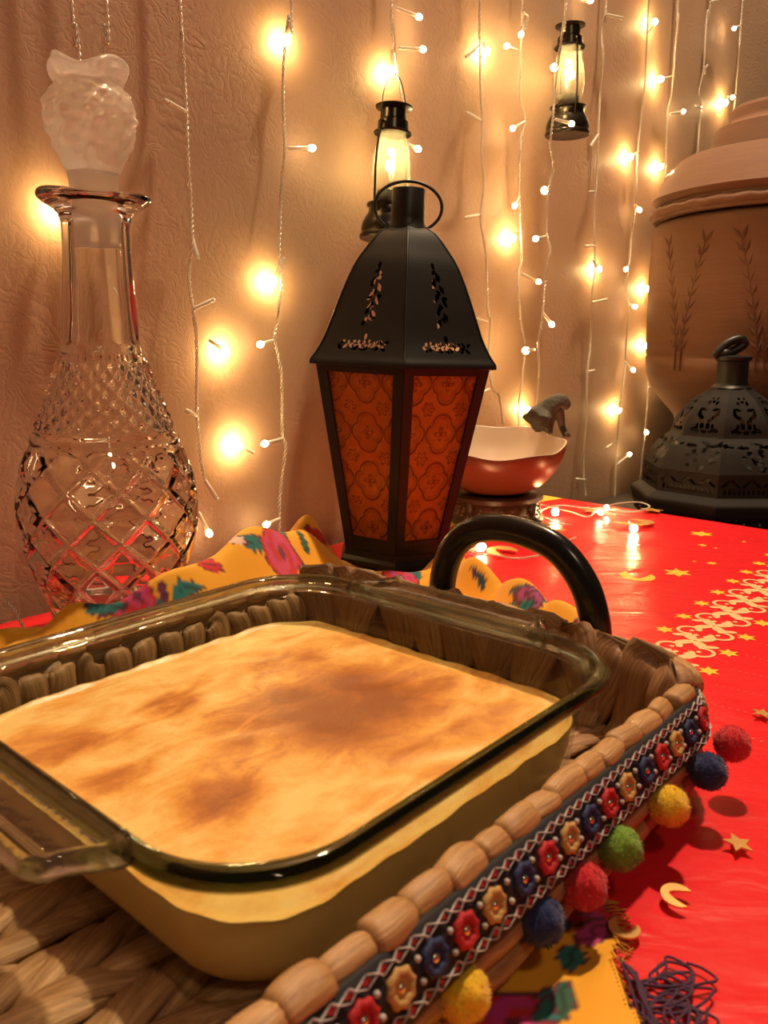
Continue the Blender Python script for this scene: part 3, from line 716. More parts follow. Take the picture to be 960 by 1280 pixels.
fold2 = np.sin((GX*.9+GY*.5)+1.7*np.sin(GX*.3))
H = H*(.70+.34*fold+.07*fold2)
ca, sa = math.cos(TA), math.sin(TA); tc = uvw(TU, TV, 0)
lx = (GX-tc[0])*ca+(GY-tc[1])*sa; ly = -(GX-tc[0])*sa+(GY-tc[1])*ca
dt = np.hypot(np.maximum(0, np.abs(lx)-HL-1.3), np.maximum(0, np.abs(ly)-HW-.9))
H = H*smooth(.5, 3.2, dt)
near = (GY < 34)*smooth(.3, 2.0, dt)
H = H+near*(.32*np.abs(np.sin(GX*.8-GY*.35))+.22*np.sin(GY*.7+1)**2)
dd = np.hypot(GX-DEC[0], GY-DEC[1]); H = H*smooth(4.4, 6.8, dd)
dl = np.hypot(GX-LANT[0], GY-LANT[1]); H = H*(.55+.45*smooth(5.8, 8.2, dl))
Z = .06+H
# outline of the spread cloth, a little ragged
edge_r = np.interp(GY, [14, 21, 25, 27, 34, 44, 49, 53, 56, 60, 65, 74], [7.0, 7.4, 7.9, 8.2, 8.6, 11.5, 14.6, 14.2, 12.4, 9.6, 7.6, 6.6])+.22*np.sin(GY*1.3)
edge_l = np.interp(GY, [14, 30, 44, 46, 50, 53, 58, 62, 66, 74], [-8, -18, -26, -26.5, -26, -22, -14.8, -13.2, -12.2, -11.0])+.25*np.sin(GY*1.1)
keep = (GX < edge_r) & (GX > edge_l) & (dl > 5.3) & (dd > 4.35) & (GY < 72+.4*np.sin(GX))
# print
col0 = np.array([0.86, 0.40, 0.010]); colr = np.tile(col0, (GX.size, 1)).reshape(*GX.shape, 3)
zx, zy = np.gradient(Z, st)
FX, FY = np.cumsum(np.sqrt(1+np.minimum(zx**2, 9)), 0)*st, np.cumsum(np.sqrt(1+np.minimum(zy**2, 9)), 1)*st
qv = np.stack([GX, GY, Z-CAM_H], 2); zc = qv @ C_F; PXX, PYY = 480+FPX*(qv @ C_R)/zc, 640-FPX*(qv @ C_U)/zc
def paint(mask, c):
    colr[mask] = c
TEAL, TEALD, PINK, MAG, REDC, DARK, PLUM, WHITE = (0.005, .17, .16), (.004, .06, .08), (.62, .05, .16), (.45, .03, .20), (.58, .012, .02), (.10, .012, .03), (.16, .015, .06), (.80, .55, .42)
def leaf(cx, cy, L, Wd, rot, c, vein):
    x = (FX-cx)*math.cos(rot)+(FY-cy)*math.sin(rot); y = -(FX-cx)*math.sin(rot)+(FY-cy)*math.cos(rot)
    t = np.clip(x/L, -1, 1); wv = Wd*(1-t*t)*(1+.18*np.sin(x*7/L*2))
    paint((np.abs(x) < L) & (np.abs(y) < wv+.12), DARK); paint((np.abs(x) < L*.94) & (np.abs(y) < wv), c)
    paint((np.abs(x) < L*.8) & (np.abs(y-.25*Wd*np.sin(x*6/L)) < .07), vein)
def rose(cx, cy, R, rot, c1=PINK, c2=REDC):
    for k in range(4):
        a = rot+k*PI/2+.4; leaf(cx+math.cos(a)*R*1.25, cy+math.sin(a)*R*1.25, R*.62, R*.28, a, TEAL, TEALD)
    x, y = FX-cx, FY-cy; r = np.hypot(x, y); th = np.arctan2(y, x)-rot
    ro = R*(.90+.12*np.abs(np.sin(2.5*th)))
    paint(r < ro+.14, DARK); paint(r < ro, c2)
    q = r/R; sp = np.sin(th*2.0+q*7.5)
    paint((r < ro*.92) & (sp > -.35), c1); paint((r < ro*.88) & (np.abs(sp) < .16), MAG); paint(r < R*.22, PLUM)
def at_px(px, py, z):          # the cloth's own coordinates at the front-most fold seen there
    d2 = np.where(keep, (PXX-px)**2+(PYY-py)**2, 1e9); c = np.where(d2 < max(9.0, d2.min()+1), zc, 1e9); i = np.unravel_index(np.argmin(c), c.shape); return FX[i], FY[i]
rose(*at_px(352, 688, 4.3), 2.5, .3); rose(*at_px(168, 742, 2.6), 1.9, 1.0); rose(*at_px(640, 1278, .3), 1.25, .2, (.55, .03, .22)); rose(*at_px(664, 748, 2.4), 1.0, .9, (.40, .06, .22), PLUM)
rose(*at_px(505, 722, 1.2), 1.5, .2, (.55, .05, .28)); rose(*at_px(735, 1140, .3), .9, .2, (.45, .05, .22)); pass
for px, py, z, L, Wd, rt, c in ((225, 738, 3.8, 1.7, .65, .8, TEAL), (395, 668, 4.6, 1.3, .8, .2, REDC), (382, 676, 4.2, 1.0, .5, 2.0, (.01, .14, .05)), (262, 703, 4.6, 1.2, .6, .1, REDC), (285, 672, 5.0, 1.6, .4, .3, WHITE), (655, 757, 2.2, 1.0, .4, .1, TEAL), (600, 725, 3.4, 1.0, .3, 1.7, TEALD), (735, 782, 1.2, 1.0, .5, .5, REDC),
                            (716, 1197, .3, .7, .4, 1.2, TEAL), (690, 1262, .4, .9, .38, .6, TEAL), (705, 1250, .4, .8, .3, 1.3, (.01, .10, .05)), (740, 1165, .4, .9, .45, .8, MAG), (550, 712, 2.4, .8, .4, .3, REDC), (130, 760, 2.0, 1.2, .5, .4, TEAL), (205, 745, 3.2, 1.0, .55, 1.2, PLUM)):
    leaf(*at_px(px, py, z), L, Wd, rt, c, tuple(q*.35 for q in c))
m = MB(); k = keep[:-1, :-1] & keep[1:, :-1] & keep[:-1, 1:] & keep[1:, 1:]
m.grid(np.stack([GX, GY, Z], 2), keep=k)
sf = thing('printed_scarf', 'crumpled yellow scarf with pink roses and teal leaves under the tray', 'scarf', (0, 0, 0))
m.build('cloth', MAT['scarf'], sf, attrs={'print': colr.reshape(-1, 3)})
m = MB()
for y in np.arange(17.5, 27.0, .16):
    i = int((y-14)/st); j = np.where(keep[:, i])[0].max(); x = gx[j]
    L = random.uniform(.35, .7); m.tube([(x-.1, y, Z[j, i]+.02), (x+L*.5, y+random.uniform(-.15, .15), .10), (x+L, y+random.uniform(-.25, .25), .03)], .03, 4)
tag(m.build('fringe', MAT['fringe'], sf), kind='stuff')
m = MB()
for k in range(16):
    c = onz(random.uniform(800, 850), random.uniform(1225, 1290), 0); a = random.uniform(0, 6)
    pts = [(c[0]+random.uniform(.4, 1.2)*math.cos(a+t)+.12*t, c[1]+random.uniform(.3, .9)*math.sin(a+t), .12+.12*random.random()) for t in np.linspace(0, 6, 7)]
    m.tube(catmull(pts, 5), .05, 5)
for k in range(6):
    p0, p1 = onz(775+k*4, 1200+k*3, .2), onz(800+k*6, 1275+k*4, .2); m.tube(catmull([p0, (p0+p1)/2+np.array([.2*math.sin(k), 0, .15]), p1], 6), .05, 5)
o = m.build('tassel', MAT['purple_thread'], sf); o['label'] = 'tangled dark purple and navy tassel threads'; o['kind'] = 'stuff'

# ================================================================== crystal decanter and its stopper
dec = thing('crystal_decanter', 'tall cut crystal decanter with diamond facets standing by the wall', 'decanter', (DEC[0], DEC[1], 0.12), (0, math.radians(1.7), math.radians(0)))
zp = lambda y: float(onY(128, y, 55.2)[2])
SCL = 0.0512
outp = [(785+10, 74), (790, 77), (778, 78.5), (762, 80), (745, 84), (722, 94), (700, 102), (680, 109), (655, 114), (627, 115), (600, 112), (575, 105), (558, 97), (550, 93), (545, 93.5), (540, 92), (535, 87), (520, 81.5), (500, 74), (480, 66.5), (462, 59.5), (452, 56), (447, 56), (442, 53), (437, 49.5), (400, 47.5), (350, 44), (300, 42), (272, 42.5), (262, 45), (254, 52), (248, 62), (243, 67), (239, 67.5), (236, 65)]
pr = np.array([(w_*SCL, zp(y)) for y, w_ in outp]); z0 = pr[0, 1]; pr[:, 1] = (pr[:, 1]-z0)*.985
dd_ = np.r_[0, np.cumsum(np.linalg.norm(np.diff(pr, axis=0), axis=1))]
sN = np.linspace(0, dd_[-1], 420); prD = np.stack([np.interp(sN, dd_, pr[:, 0]), np.interp(sN, dd_, pr[:, 1])], 1)
zr0, zr1, zr2, zr3 = zp(790)-z0, zp(556)-z0, zp(537)-z0, zp(452)-z0; zn = zp(437)-z0; zl = zp(262)-z0
arc = lambda z: np.interp(z, prD[:, 1], sN)
def cut(r, z, T):
    A = arc(z)
    tri = lambda q: np.abs(((q/ (2*PI)) % 1.0)-.5)*2           # 0..1 triangle
    k = 11; b = A*2*PI/3.25
    g = np.minimum(tri(T*k+b), tri(T*k-b)); big = -.26*np.clip(1-g/.22, 0, 1)+.06*np.clip(g, 0, 1)
    mb = smooth(zr0+.3, zr0+1.2, z)*(1-smooth(zr1-.5, zr1-.15, z)); r = r+big*mb
    k2 = 24; b2 = A*2*PI/1.15; py = np.minimum(tri(T*k2+b2), tri(T*k2-b2)); ms = smooth(zr2, zr2+.25, z)*(1-smooth(zr3-.25, zr3, z)); r = r+(.27*py-.12)*ms
    mn = smooth(zn, zn+.5, z)*(1-smooth(zl-1.0, zl-.1, z)); r = r-.20*(1-np.abs(np.cos(4*T)))*mn
    ml = smooth(zl+.3, zl+1.2, z); z = z+ml*(.22*np.cos(T-2.7)+.16*np.cos(3*T+.6)); r = r*(1+ml*.05*np.cos(2*T+.3))
    return r, z
zi = lambda y: (zp(y)-z0)*.985
inn = [(1.45, zi(240)), (1.45, zi(300)), (1.5, zi(340)), (1.62, zi(400)), (1.85, zi(440)), (2.5, zi(470)), (3.45, zi(510)), (4.3, zi(545)), (5.2, zi(590)), (5.5, zi(630)), (5.3, zi(670)), (4.6, zi(710)), (3.6, zi(735)), (2.0, zi(748)), (.01, zi(751))]
m = MB(); m.lathe([(.01, .25), (2.6, .22), (3.6, .02)], 240)
base_n = m.n
m = MB(); full = np.vstack([[(.01, .3), (2.6, .26), (3.6, .04)], prD])
m.lathe(full, 240, fn=lambda r, z, T: tuple(np.where((np.arange(len(full)) > 2)[:, None], q, p) for q, p in zip(cut(r, z, T), (r, z))), cap0=True)
# inner surface joined to the lip so the glass is one hollow solid
n_out = len(full)
ip = catmull([(a, b) for a, b in inn], 6)
m2 = MB(); m2.lathe(np.vstack([ip]), 240, cap1=True)
off = m.n; Vi = np.vstack(m2.v); m.add(Vi, m2.f)
m.m += [0]*240; m.f += [((n_out-1)*240+j, (n_out-1)*240+(j+1) % 240, off+(j+1) % 240, off+j) for j in range(240)]
m.build('bottle', MAT['crystal'], dec)
stp = thing('decanter_stopper', 'frosted crystal stopper with flower shaped head in the decanter neck', 'stopper', (DEC[0], DEC[1], 0.12), (0, math.radians(1.7), 0))
m = MB(); m.lathe([(.01, zi(303)), (1.30, zi(303)), (1.38, zi(296)), (1.42, zi(240)), (1.52, zi(215)), (1.58, zi(208)), (1.2, zi(206)), (.01, zi(206))], 48); m.build('shank', MAT['crystal_frost'], stp)
hd = catmull([(1.45, zi(214)), (1.65, zi(206)), (2.0, zi(190)), (2.4, zi(170)), (2.68, zi(148)), (2.72, zi(130)), (2.42, zi(112)), (2.1, zi(102)), (2.05, zi(94)), (2.25, zi(82)), (2.3, zi(73)), (1.9, zi(69)), (1.0, zi(75)), (.02, zi(77))], 7)
def headf(r, z, T):
    a = smooth(zi(200), zi(180), z)*(1-smooth(zi(106), zi(100), z)); r = r*(1+a*(.035*np.cos(10*T)+.05*np.sin(5*T+z*3)*np.cos(z*4)+.03*np.sin(13*T-z*5)))
    b = smooth(zi(100), zi(84), z); r = r*(1+b*.07*np.cos(6*T)); z = z+b*.35*np.cos(3*T+1.2)*np.minimum(1, r/1.5); return r, z
m = MB(); m.lathe(hd, 120, fn=headf, cap0=True, cap1=True); m.build('head', MAT['crystal_rough'], stp)

# ================================================================== black hexagonal lantern
lan = thing('hexagonal_lantern', 'tall black metal lantern with amber pressed glass panes and domed roof', 'lantern', (LANT[0], LANT[1], 0.25), (0, math.radians(2.6), 0))
HZ0, HZ1, RB, RT = 1.2, 17.9, 5.05, 8.45
def hexP(s, R, z, k=0):
    a0, a1 = -PI/2+k*PI/3, -PI/2+(k+1)*PI/3
    p0, p1 = np.array([math.cos(a0), math.sin(a0)]), np.array([math.cos(a1), math.sin(a1)])
    t = (np.asarray(s)+1)/2; R = np.asarray(R)
    return np.stack([R*(p0[0]+(p1[0]-p0[0])*t), R*(p0[1]+(p1[1]-p0[1])*t), np.asarray(z)+0*t], -1)
fnrm = np.array([math.cos(-PI/3), math.sin(-PI/3), 0.0])
slope = math.atan2(RT-RB, HZ1-HZ0); fnrm = fnrm*math.cos(slope)-np.array([0, 0, 1])*math.sin(slope)
def face_pt(x, t, d=0.0):       # x in cm from the face centre line, t 0..1 up the face
    R = RB+(RT-RB)*t; hwid = R/2; return hexP(x/hwid, R, HZ0+(HZ1-HZ0)*t)+fnrm*np.asarray(d)[..., None]
# frame of one face
m = MB()
def slab(quad_pts, d0, d1):
    A = [face_pt(np.array(x), np.array(t), np.array(d1)) for x, t in quad_pts]; B = [face_pt(np.array(x), np.array(t), np.array(d0)) for x, t in quad_pts]
    n = len(A); m.add(A+B, [tuple(range(n)), tuple(range(2*n-1, n-1, -1))]+[((i+1) % n, i, n+i, n+(i+1) % n) for i in range(n)])
hwf = lambda t: (RB+(RT-RB)*t)/2
for sgn in (-1, 1): slab([(sgn*hwf(0), 0), (sgn*(hwf(0)-.85), 0), (sgn*(hwf(1)-.95), 1), (sgn*hwf(1), 1)][::sgn], -.35, .06)
slab([(-hwf(0), 0), (hwf(0), 0), (hwf(.085), .085), (-hwf(.085), .085)], -.3, .05); slab([(-hwf(.955), .955), (hwf(.955), .955), (hwf(1), 1), (-hwf(1), 1)], -.3, .05)
frame_me = m.mesh('frame_panel', MAT['black_metal'], False)
# pressed pane with quatrefoil relief
nx, ny = 84, 170; tq = np.linspace(.075, .965, ny); xs = np.linspace(-1, 1, nx); XS, TQ = np.meshgrid(xs, tq, indexing='ij')
PX = XS*(hwf(TQ)-.7); PZ = TQ*math.hypot(HZ1-HZ0, RT-RB)
def relief(x, z):
    a, b = 3.15, 4.3
    def cell(x0, z0): return ((x-x0+a/2) % a)-a/2, ((z-z0+b/2) % b)-b/2
    cx, cz = cell(0.35, 2.6)
    s_ = np.minimum.reduce([np.hypot(cx-.62, cz)-.86, np.hypot(cx+.62, cz)-.86, np.hypot(cx, cz-.80)-.92, np.hypot(cx, cz+.80)-.92])
    h = np.exp(-(s_/.10)**2)+.45*np.exp(-((s_+.28)/.07)**2)
    r, th = np.hypot(cx, cz), np.arctan2(cz, cx)
    h = h+.9*np.exp(-((r-.48*(np.abs(np.cos(2*th))+.12))/.09)**2)*(r < .8)+.7*np.exp(-(r/.13)**2)
    h = h+.10*np.sin(x*38)*np.sin(z*38)*(s_ < -.1)
    fx, fz = cell(0.35+a/2, 2.6+b/2); r, th = np.hypot(fx, fz), np.arctan2(fz, fx)
    h = h+.9*np.exp(-((r-.62*(np.abs(np.cos(3*th))*.6+.35))/.08)**2)*(r < .85)+.7*np.exp(-(r/.12)**2)
    return h
m = MB(); m.grid(face_pt(PX, TQ, -.20+.14*relief(PX, PZ))); pane_me = m.mesh('glass_pane', MAT['amber'], attrs={'relief': np.clip(relief(PX, PZ), 0, 1).ravel()})
# roof face with pierced leaves
rz = catmull([(9.0, 17.75), (8.97, 18.1), (8.45, 18.75), (7.6, 20.2), (6.45, 23.0), (5.15, 25.8), (4.0, 27.4), (2.75, 28.8), (1.5, 29.5)], 6)
rd = np.r_[0, np.cumsum(np.linalg.norm(np.diff(rz, axis=0), axis=1))]; ns, nx = 190, 130
sr = np.linspace(0, rd[-1], ns); RR, ZZ = np.interp(sr, rd, rz[:, 0]), np.interp(sr, rd, rz[:, 1])
S2, X2 = np.meshgrid(np.arange(ns), np.linspace(-1, 1, nx), indexing='ij')
P = hexP(X2, RR[S2], ZZ[S2]); XC = X2*(RR/2)[S2]; AC = sr[S2]
hole = np.zeros_like(XC, bool)
def leafhole(cx, ca_, L, Wd, rot):
    x = (XC-cx)*math.cos(rot)+(AC-ca_)*math.sin(rot); y = -(XC-cx)*math.sin(rot)+(AC-ca_)*math.cos(rot)
    global hole; hole = hole | ((np.abs(x) < L) & (np.abs(y) < Wd*(1-(x/L)**2)))
for k in range(9):
    x = -2.1+k*.52; leafhole(x, 1.75+.08*math.sin(k*1.3), .32, .12, 1.0 if k % 2 else -1.0+.2); leafhole(x+.2, 2.25, .24, .10, 2.2 if k % 2 else .7)
leafhole(0, 1.95, 2.4, .05, .02); leafhole(.1, 2.75, .3, .14, 1.57)
for k in range(8):
    a_ = 4.1+k*.60; sx = .30*(1 if k % 2 else -1)+.22*math.sin(k*.5); leafhole(sx, a_, .38, .16, 1.57+(.5 if k % 2 else -.5)); leafhole(-sx*.6, a_+.3, .28, .12, 1.57-(.7 if k % 2 else -.7))
leafhole(.55, 6.3, .28, .15, .2); leafhole(-.05, 9.2, .3, .14, 1.57)
q = ~hole; kp = q[:-1, :-1] & q[1:, :-1] & q[:-1, 1:] & q[1:, 1:]
m = MB(); m.grid(P, keep=kp); roof_me = m.mesh('roof_panel', MAT['black_metal'])
for k in range(6):
    for nm, me in (('frame_panel', frame_me), ('glass_pane', pane_me), ('roof_panel', roof_me)): link(nm, me, lan, (0, 0, 0), (0, 0, k*PI/3))
for k in range(6):
    a = -PI/2+k*PI/3; m = MB(); m.tube([(r*math.cos(a), r*math.sin(a), z) for r, z in rz[::3]], .09, 6); m.build('roof_seam', MAT['black_metal'], lan)
hexl = lambda prof, mm, mi=0: mm.lathe(prof, 6, th0=-PI/2, mi=mi)
m = MB(); hexl([(.01, 17.7), (8.8, 17.7), (9.05, 17.75), (9.05, 17.95), (8.3, 18.05)], m); m.build('eave', MAT['black_metal'], lan, smooth_=False)
m = MB(); hexl([(.01, 0), (5.6, 0), (5.6, .5), (5.3, .8), (5.2, 1.3), (.01, 1.3)], m); m.build('base', MAT['black_metal'], lan, smooth_=False)
m = MB(); m.lathe([(1.75, 29.3), (1.55, 29.7), (1.48, 30.2), (1.42, 32.5), (1.36, 32.6), (1.2, 32.6), (1.2, 31.5), (.01, 31.5)], 32); m.build('neck', MAT['black_metal'], lan, edge=40)
m = MB(); a = np.linspace(0, 2*PI, 48, endpoint=False)
m.tube(np.stack([2.9*np.cos(a), .35*np.sin(a)-.2, 31.1+2.15*np.sin(a)], 1), .14, 8, closed=True); m.build('ring_handle', MAT['black_metal'], lan)

# ================================================================== gourd bowl on its stand
BW = np.array([12.6, 90.5, 0.0])
stn = thing('bowl_stand', 'low round carved dark wood stand under the red bowl', 'stand', BW)
m = MB(); m.lathe([(.01, .05), (4.7, .05), (5.1, .25), (5.15, .6), (4.75, .9), (4.6, 1.1), (4.55, 2.4), (4.75, 2.6), (5.05, 2.85), (5.05, 3.3), (4.6, 3.5), (3.9, 3.45), (.01, 3.2)], 64); m.build('turned_body', MAT['stand'], stn, edge=50)
m = MB()
for k in range(26):
    a = k*2*PI/26
    for j in range(3): m.ball((4.6*math.cos(a+.05*j), 4.6*math.sin(a+.05*j), 1.3+j*.42), (.22, .22, .17), 6, 5)
tag(m.build('carving', MAT['stand_gilt'], stn), kind='stuff')
for k in range(4):
    a = PI/4+k*PI/2; m = MB(); m.ball((4.75*math.cos(a), 4.75*math.sin(a), 2.2), (.45, .45, .9), 10, 8); m.build('bracket', MAT['stand'], stn)
bw = thing('gourd_bowl', 'copper red gourd shaped bowl with scalloped rim and dried stem', 'bowl', BW+np.array([0, 0, 3.3]), (0, 0, 0))
op = catmull([(.02, .05), (2.0, .05), (3.4, .35), (4.9, 1.2), (6.1, 2.5), (6.85, 3.9), (7.2, 5.2), (7.25, 5.8)], 7)
ipf = catmull([(7.05, 5.8), (6.9, 5.2), (6.5, 3.9), (5.7, 2.6), (4.5, 1.5), (3.2, .75), (1.8, .45), (.02, .42)], 7)
def bowlf(r, z, T):
    q = smooth(.5, 5.8, z); lob = .05*np.cos(6*T+.5)*q
    return r*(1+.5*lob), z+q*(.17*np.cos(6*T+.8)+.95*np.sin(T)*q)
full = np.vstack([op, ipf]); m = MB(); m.lathe(full, 96, fn=bowlf); nq = 96; k = (len(op))*96
m.m = [0 if i < k-96 else 1 for i in range(len(m.f))]
m.build('bowl_body', [MAT['copper_skin'], MAT['cream_glaze']], bw)['label'] = 'copper red outside, cream glazed inside'
sp = lambda px, py, Y: np.array(onY(px, py, Y))-BW-np.array([0, 0, 3.3])
Ys = 93.5
pth = catmull([sp(672, 528, Ys-.6), sp(680, 517, Ys), sp(689, 508, Ys), sp(698, 503, Ys), sp(703, 506, Ys), sp(703.5, 512, Ys)], 5); kx = np.linspace(0, 1, len(pth))
m = MB(); m.tube(pth, np.interp(kx, [0, .12, .35, .6, .85, 1], [1.75, 1.5, 1.15, 1.0, .95, .55]), 20, rfn=lambda R, th, i: R*(1+.20*np.cos(5*th)*np.clip(1-i/16, .2, 1)))
m.tube(catmull([sp(697, 512, Ys), sp(701, 525, Ys), sp(703, 535, Ys), sp(709, 546, Ys-.8)], 4), [.8, .7, .62, .55, .5, .45, .42, .40, .38, .36, .36, .4, .45], 8)
m.tube(catmull([sp(676, 526, Ys), sp(684, 532, Ys-.5), sp(688, 541, Ys-1.0)], 4), [.7, .65, .6, .55, .5, .45, .4, .35, .3], 8)
m.build('stem', MAT['stem'], bw)['label'] = 'grey brown dried stem perched on the rim'

# ================================================================== black openwork lantern on the cabinet
MY = 104.0; mc = onY(905, 600, MY); MC = np.array([mc[0], MY, CAB_Z]); A0 = math.radians(-116.0)
mor = thing('openwork_lantern', 'squat black octagonal lantern of pierced metal in front of the clay pot', 'lantern', MC)
zz = lambda y: float(onY(905, y, MY)[2])-CAB_Z
def octP(s, R, z):
    a0, a1 = A0, A0+PI/4; p0, p1 = np.array([math.cos(a0), math.sin(a0)]), np.array([math.cos(a1), math.sin(a1)]); t = (s+1)/2
    return np.stack([R*(p0[0]+(p1[0]-p0[0])*t), R*(p0[1]+(p1[1]-p0[1])*t), z+0*t], -1)
def oct_sections(name, prof, ns, nx, holefn, mat='grey_metal'):
    pz = catmull(prof, 6) if len(prof) > 2 else np.array(prof, float); d = np.r_[0, np.cumsum(np.linalg.norm(np.diff(pz, axis=0), axis=1))]
    s = np.linspace(0, d[-1], ns); R, Zs = np.interp(s, d, pz[:, 0]), np.interp(s, d, pz[:, 1])
    S, X = np.meshgrid(np.arange(ns), np.linspace(-1, 1, nx), indexing='ij'); P = octP(X, R[S], Zs[S])
    hx = X*(R*math.sin(PI/8))[S]; hy = s[S]; q = ~holefn(hx, hy, d[-1]); kp = q[:-1, :-1] & q[1:, :-1] & q[:-1, 1:] & q[1:, 1:]
    m = MB(); m.grid(P, keep=kp); me = m.mesh(name, MAT[mat])
    for k in range(8): link(name, me, mor, (0, 0, 0), (0, 0, k*PI/4))
def seg(hx, hy, pts, wd):
    h = np.zeros_like(hx, bool); pts = catmull(pts, 6)
    for i in range(len(pts)-1):
        a, b = pts[i], pts[i+1]; d = b-a; t = np.clip(((hx-a[0])*d[0]+(hy-a[1])*d[1])/(d @ d+1e-9), 0, 1); h |= np.hypot(hx-a[0]-t*d[0], hy-a[1]-t*d[1]) < wd*(1.25-.5*(i/len(pts)))
    return h
def holes_top(hx, hy, L):
    h = np.zeros_like(hx, bool)
    for sg in (-1, 1):
        h |= seg(hx, hy, [(sg*.35, 1.3), (sg*.45, 2.2), (sg*1.1, 2.9), (sg*1.05, 3.7), (sg*.5, 3.6)], .17); h |= seg(hx, hy, [(sg*1.6, .8), (sg*1.1, 1.1), (sg*.9, 1.6)], .12)
        h |= ((hx-sg*.5)/.14)**2+((hy-4.7)/.32)**2 < 1; h |= ((hx-sg*.28)/.12)**2+((hy-5.5)/.22)**2 < 1; h |= ((hx-sg*.9)/.3)**2+((hy-.75)/.18)**2 < 1
    return h | ((hx/.18)**2+((hy-4.9)/.22)**2 < 1) | ((hx/.35)**2+((hy-.7)/.2)**2 < 1)
rg = np.random.default_rng(5); blobs = [(rg.uniform(-3.2, 3.2), rg.uniform(.6, 4.3), rg.uniform(.30, .52), rg.uniform(.20, .33), rg.uniform(0, 3)) for _ in range(24)]
def holes_mid(hx, hy, L):
    h = np.zeros_like(hx, bool)
    for x0, y0, a, b, t in blobs:
        x = (hx-x0)*math.cos(t)+(hy-y0)*math.sin(t); y = -(hx-x0)*math.sin(t)+(hy-y0)*math.cos(t); h |= (np.abs(x/a)+np.abs(y/b)) < 1.1
    return h & (np.abs(hx) < 4.0)
def holes_band(hx, hy, L):
    arch = np.abs(np.abs(hx % 2.4-1.2)*.9-(hy-1.1)) < .16
    return (((hx % .55)-.27)**2/.018+((hy-.75)/.28)**2 < 1) & (np.abs(hx) < 3.4) | (arch & (hy > 1.35) & (hy < 2.2) & (np.abs(hx) < 3.6))
def holes_fringe(hx, hy, L): return (((hx % .62)-.31)**2/.022+((hy-1.0)/.42)**2 < 1) & (np.abs(hx) < 4.1)
z1, z2, z3, z4, z5, z6 = zz(481), zz(541), zz(579), zz(606), zz(619), zz(641)
oct_sections('dome_panel', [(6.9, z2), (6.3, z2+1.9), (4.6, z2+4.0), (2.9, z1-.8), (2.1, z1)], 70, 60, holes_top)
oct_sections('shoulder_panel', [(10.0, z3), (9.3, z3+1.4), (8.3, z3+2.8), (6.9, z2)], 56, 80, holes_mid)
oct_sections('band_panel', [(10.1, z4), (10.0, z3)], 40, 120, holes_band)
oct_sections('skirt_panel', [(11.5, z5), (11.45, z5+.7), (10.1, z4)], 12, 8, lambda a, b, c: np.zeros_like(a, bool))
oct_sections('fringe_panel', [(10.9, z6), (11.4, z5)], 34, 130, holes_fringe)
m = MB(); m.lathe([(.01, 0), (9.9, 0), (10.1, .4), (10.0, z6+.3), (9.7, z6+.6), (.01, z6+.6)], 8, th0=A0); m.build('base', MAT['black_metal'], mor, smooth_=False)
m = MB(); m.lathe([(9.4, z6+.5), (9.4, z3), (5.9, z2), (.01, z2+.5)], 8, th0=A0); m.build('inner_lining', MAT['black_metal'], mor, smooth_=False)
m = MB(); m.lathe([(2.4, z1-.3), (2.0, z1+.1), (1.85, z1+.4), (1.85, zz(452)), (2.15, zz(450)), (2.15, zz(446)), (1.2, zz(444)), (.01, zz(444))], 24); m.build('neck', MAT['black_metal'], mor, edge=40)
m = MB(); rp = [np.array(onY(px, py, MY))-MC for px, py in ((893, 446), (899, 438), (908, 430), (918, 425), (927, 424), (930, 430), (922, 436), (912, 441), (903, 447))]
m.tube(catmull(rp, 5), .55, 10); m.ball(np.array(onY(907, 442, MY))-MC, (1.0, .8, .7), 12, 8); m.build('folded_ring', MAT['black_metal'], mor)

# ================================================================== big clay pot with lid
PY = 122.0; pc = onY(968, 350, PY); PC = np.array([pc[0], PY, CAB_Z])
pr_ = lambda px, py: (float(np.linalg.norm(pc[0]-onY(px, py, PY)[0])), float(onY(968, py, PY)[2])-CAB_Z)
pot = thing('clay_pot', 'large terracotta pot with carved wheat leaves standing by the wall', 'pot', PC)
rA = pr_(822, 300)[0]
bp_ = [(.01, .05), (8.5, .05), (9.4, .4), (9.6, 1.5), (10.6, 4.0), (12.4, pr_(0, 520)[1]), (14.6, pr_(0, 498)[1]), (rA-.9, pr_(0, 482)[1]), (rA-.15, pr_(0, 465)[1]), (rA, pr_(0, 446)[1]), (rA-.2, pr_(0, 443)[1]), (rA-.05, pr_(0, 440)[1]), (rA+.1, pr_(0, 400)[1]), (rA+.15, pr_(0, 340)[1]), (rA+.0, pr_(0, 300)[1]), (rA-.1, pr_(0, 282)[1]), (rA-.9, pr_(0, 276)[1]), (rA-1.6, pr_(0, 274)[1]), (rA-1.7, pr_(0, 300)[1])]
m = MB(); m.lathe(bp_, 120); m.build('pot_body', MAT['clay'], pot, edge=60)
